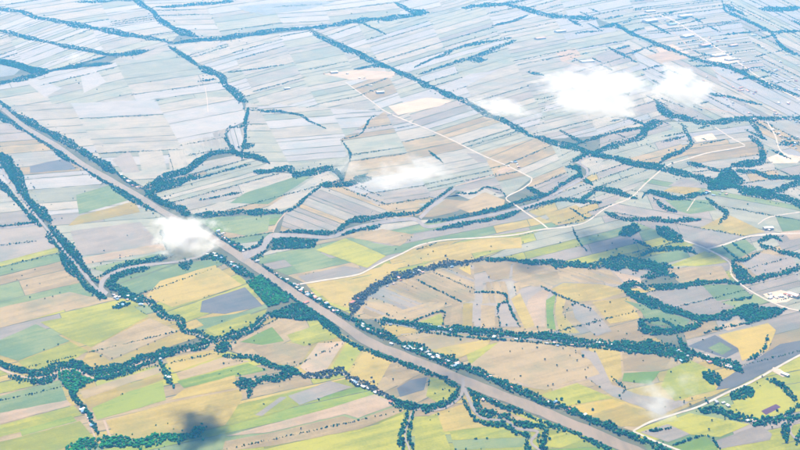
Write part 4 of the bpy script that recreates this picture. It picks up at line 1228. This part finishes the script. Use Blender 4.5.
# ------------------------------------------------------------------ clouds
LIGHT = np.array([-math.sin(SUN_AZ) * math.cos(SUN_EL), -math.cos(SUN_AZ) * math.cos(SUN_EL), -math.sin(SUN_EL)])
def cloud_mat(name, dens, seed, scale, thresh, soft):
    m = bpy.data.materials.new(name)
    m.use_nodes = True
    N, L = m.node_tree.nodes, m.node_tree.links
    N.remove(N['Principled BSDF'])
    pv = N.new('ShaderNodeVolumePrincipled')
    pv.inputs['Color'].default_value = (0.96, 0.96, 0.965, 1)
    pv.inputs['Anisotropy'].default_value = 0.35
    tc = N.new('ShaderNodeTexCoord')
    ln = N.new('ShaderNodeVectorMath'); ln.operation = 'LENGTH'; L.new(tc.outputs['Object'], ln.inputs[0])
    off = N.new('ShaderNodeVectorMath'); off.operation = 'ADD'; off.inputs[1].default_value = (seed * 3.1, seed * 1.7, seed * 5.3)
    L.new(tc.outputs['Object'], off.inputs[0])
    nz = N.new('ShaderNodeTexNoise'); nz.inputs['Scale'].default_value = scale; nz.inputs['Detail'].default_value = 6; nz.inputs['Roughness'].default_value = 0.62
    L.new(off.outputs[0], nz.inputs['Vector'])
    # density = smooth(1 - r + noise)
    a = N.new('ShaderNodeMath'); a.operation = 'SUBTRACT'; a.inputs[0].default_value = thresh; L.new(ln.outputs['Value'], a.inputs[1])
    k = N.new('ShaderNodeMath'); k.operation = 'MULTIPLY_ADD'; k.inputs[1].default_value = 2.8; k.inputs[2].default_value = -1.4; L.new(nz.outputs['Fac'], k.inputs[0])
    s = N.new('ShaderNodeMath'); s.operation = 'ADD'; L.new(a.outputs[0], s.inputs[0]); L.new(k.outputs[0], s.inputs[1])
    mr = N.new('ShaderNodeMapRange'); mr.interpolation_type = 'SMOOTHSTEP'
    mr.inputs['From Min'].default_value = 0.0; mr.inputs['From Max'].default_value = soft
    mr.inputs['To Min'].default_value = 0.0; mr.inputs['To Max'].default_value = dens
    L.new(s.outputs[0], mr.inputs['Value'])
    e = N.new('ShaderNodeMapRange'); e.inputs['From Min'].default_value = 0.98; e.inputs['From Max'].default_value = 0.75
    L.new(ln.outputs['Value'], e.inputs['Value'])
    f = N.new('ShaderNodeMath'); f.operation = 'MULTIPLY'; L.new(mr.outputs[0], f.inputs[0]); L.new(e.outputs[0], f.inputs[1])
    L.new(f.outputs[0], pv.inputs['Density'])
    L.new(pv.outputs[0], N['Material Output'].inputs['Volume'])
    m.cycles.volume_step_rate = 0.6
    return m

CLOUD_N = 0
def cloud(p, z, rx, ry, rz, label, dens=0.02, scale=1.6, thresh=0.68, soft=1.4, rot=0.0):
    """rx, ry, rz in metres; p the pixel its middle is seen at, z its height"""
    global CLOUD_N
    CLOUD_N += 1
    c = ground([p], z)[0]
    me = fast_mesh('cloud', ICO_V * 1.05, ICO_F, cloud_mat('cloud_vapour', dens, CLOUD_N, scale, thresh, soft))
    o = link('cloud', me)
    o.location = tuple(c)
    o.scale = (rx, ry, rz)
    o.rotation_euler = (0, 0, rot)
    tag(o, label, 'cloud')
    sh = c + LIGHT * (c[2] / -LIGHT[2])
    d = sh - np.array([0, 0, H]); dep = d[1] * CP - d[2] * SP
    print('cloud', CLOUD_N, 'shadow pixel', round(400 + F * d[0] / dep), round(225 - F * (d[1] * SP + d[2] * CP) / dep))

cloud((188,235), 632, 180, 250, 95, 'dense little white cloud over the wide canal at left', 0.12)
cloud((160,222), 640, 110, 120, 50, 'thin tail of vapour up and left of the canal cloud', 0.015)
cloud((597,91), 742, 420, 520, 170, 'largest white cloud, left part of the upper right pair', 0.034, thresh=0.74)
cloud((679,87), 792, 225, 360, 140, 'bright white cloud, right part of the upper right pair', 0.034, thresh=0.70)
cloud((500,108), 720, 190, 380, 70, 'thin slanted wisp left of the large cloud pair', 0.034, rot=0.5)
cloud((408,173), 740, 270, 260, 80, 'flat semi-transparent white cloud above the centre', 0.028)
cloud((350,168), 735, 150, 200, 60, 'faint vapour left of the flat central cloud', 0.008)
cloud((658,402), 640, 110, 130, 55, 'small pale cloud above the bottom right road', 0.032)
cloud((688,382), 640, 60, 90, 35, 'faint scrap of vapour over the lower right fields', 0.014)
cloud((78,58), 720, 190, 420, 60, 'faint wisp over the upper left tree line', 0.006)

# ------------------------------------------------------------------ haze
V, Fc = [], []
box(V, Fc, -44900, 44900, -19900, 74900, -1.0, H + 40)
hz = bpy.data.materials.new('pale_blue_haze')
hz.use_nodes = True
N, L = hz.node_tree.nodes, hz.node_tree.links
N.remove(N['Principled BSDF'])
pv = N.new('ShaderNodeVolumePrincipled')
pv.inputs['Color'].default_value = (*HAZE_COLOR, 1)
pv.inputs['Absorption Color'].default_value = (1, 1, 1, 1)     # scatters only, as clear air does
pv.inputs['Density'].default_value = HAZE_DENSITY
pv.inputs['Anisotropy'].default_value = 0.0
L.new(pv.outputs[0], N['Material Output'].inputs['Volume'])
hz.cycles.homogeneous_volume = True
tag(mesh_obj('haze', V, Fc, hz), 'pale blue summer haze over the plain', kind='stuff')

# ------------------------------------------------------------------ labels: which one of a row
ORD = ['leftmost', 'second from left', 'third from left', 'fourth from left', 'fifth from left', 'sixth from left', 'seventh from left', 'eighth from left',
       'ninth from left', 'tenth from left', 'eleventh from left', 'twelfth from left', 'thirteenth from left', 'fourteenth from left', 'fifteenth from left', 'sixteenth from left']
by_label = {}
for o in scene.objects:
    if o.parent is None and o.get('group') and o.get('label'): by_label.setdefault(o['label'], []).append(o)
def screen_x(o):
    d = np.array(o.location) - np.array([0, 0, H])
    return d[0] / (d[1] * CP - d[2] * SP)
for lab, obs in by_label.items():
    if len(obs) < 2: continue
    obs.sort(key=screen_x)
    half = (len(obs) + 1) // 2
    for i, o in enumerate(obs):
        j = len(obs) - 1 - i
        word = ORD[i] if i < half and i < 16 else (ORD[j].replace('leftmost', 'rightmost').replace('left', 'right') if j < 16 else None)
        if word == 'rightmost' or word == 'leftmost' or word:
            o['label'] = word + ' ' + lab if word.endswith('most') else lab + ', ' + word
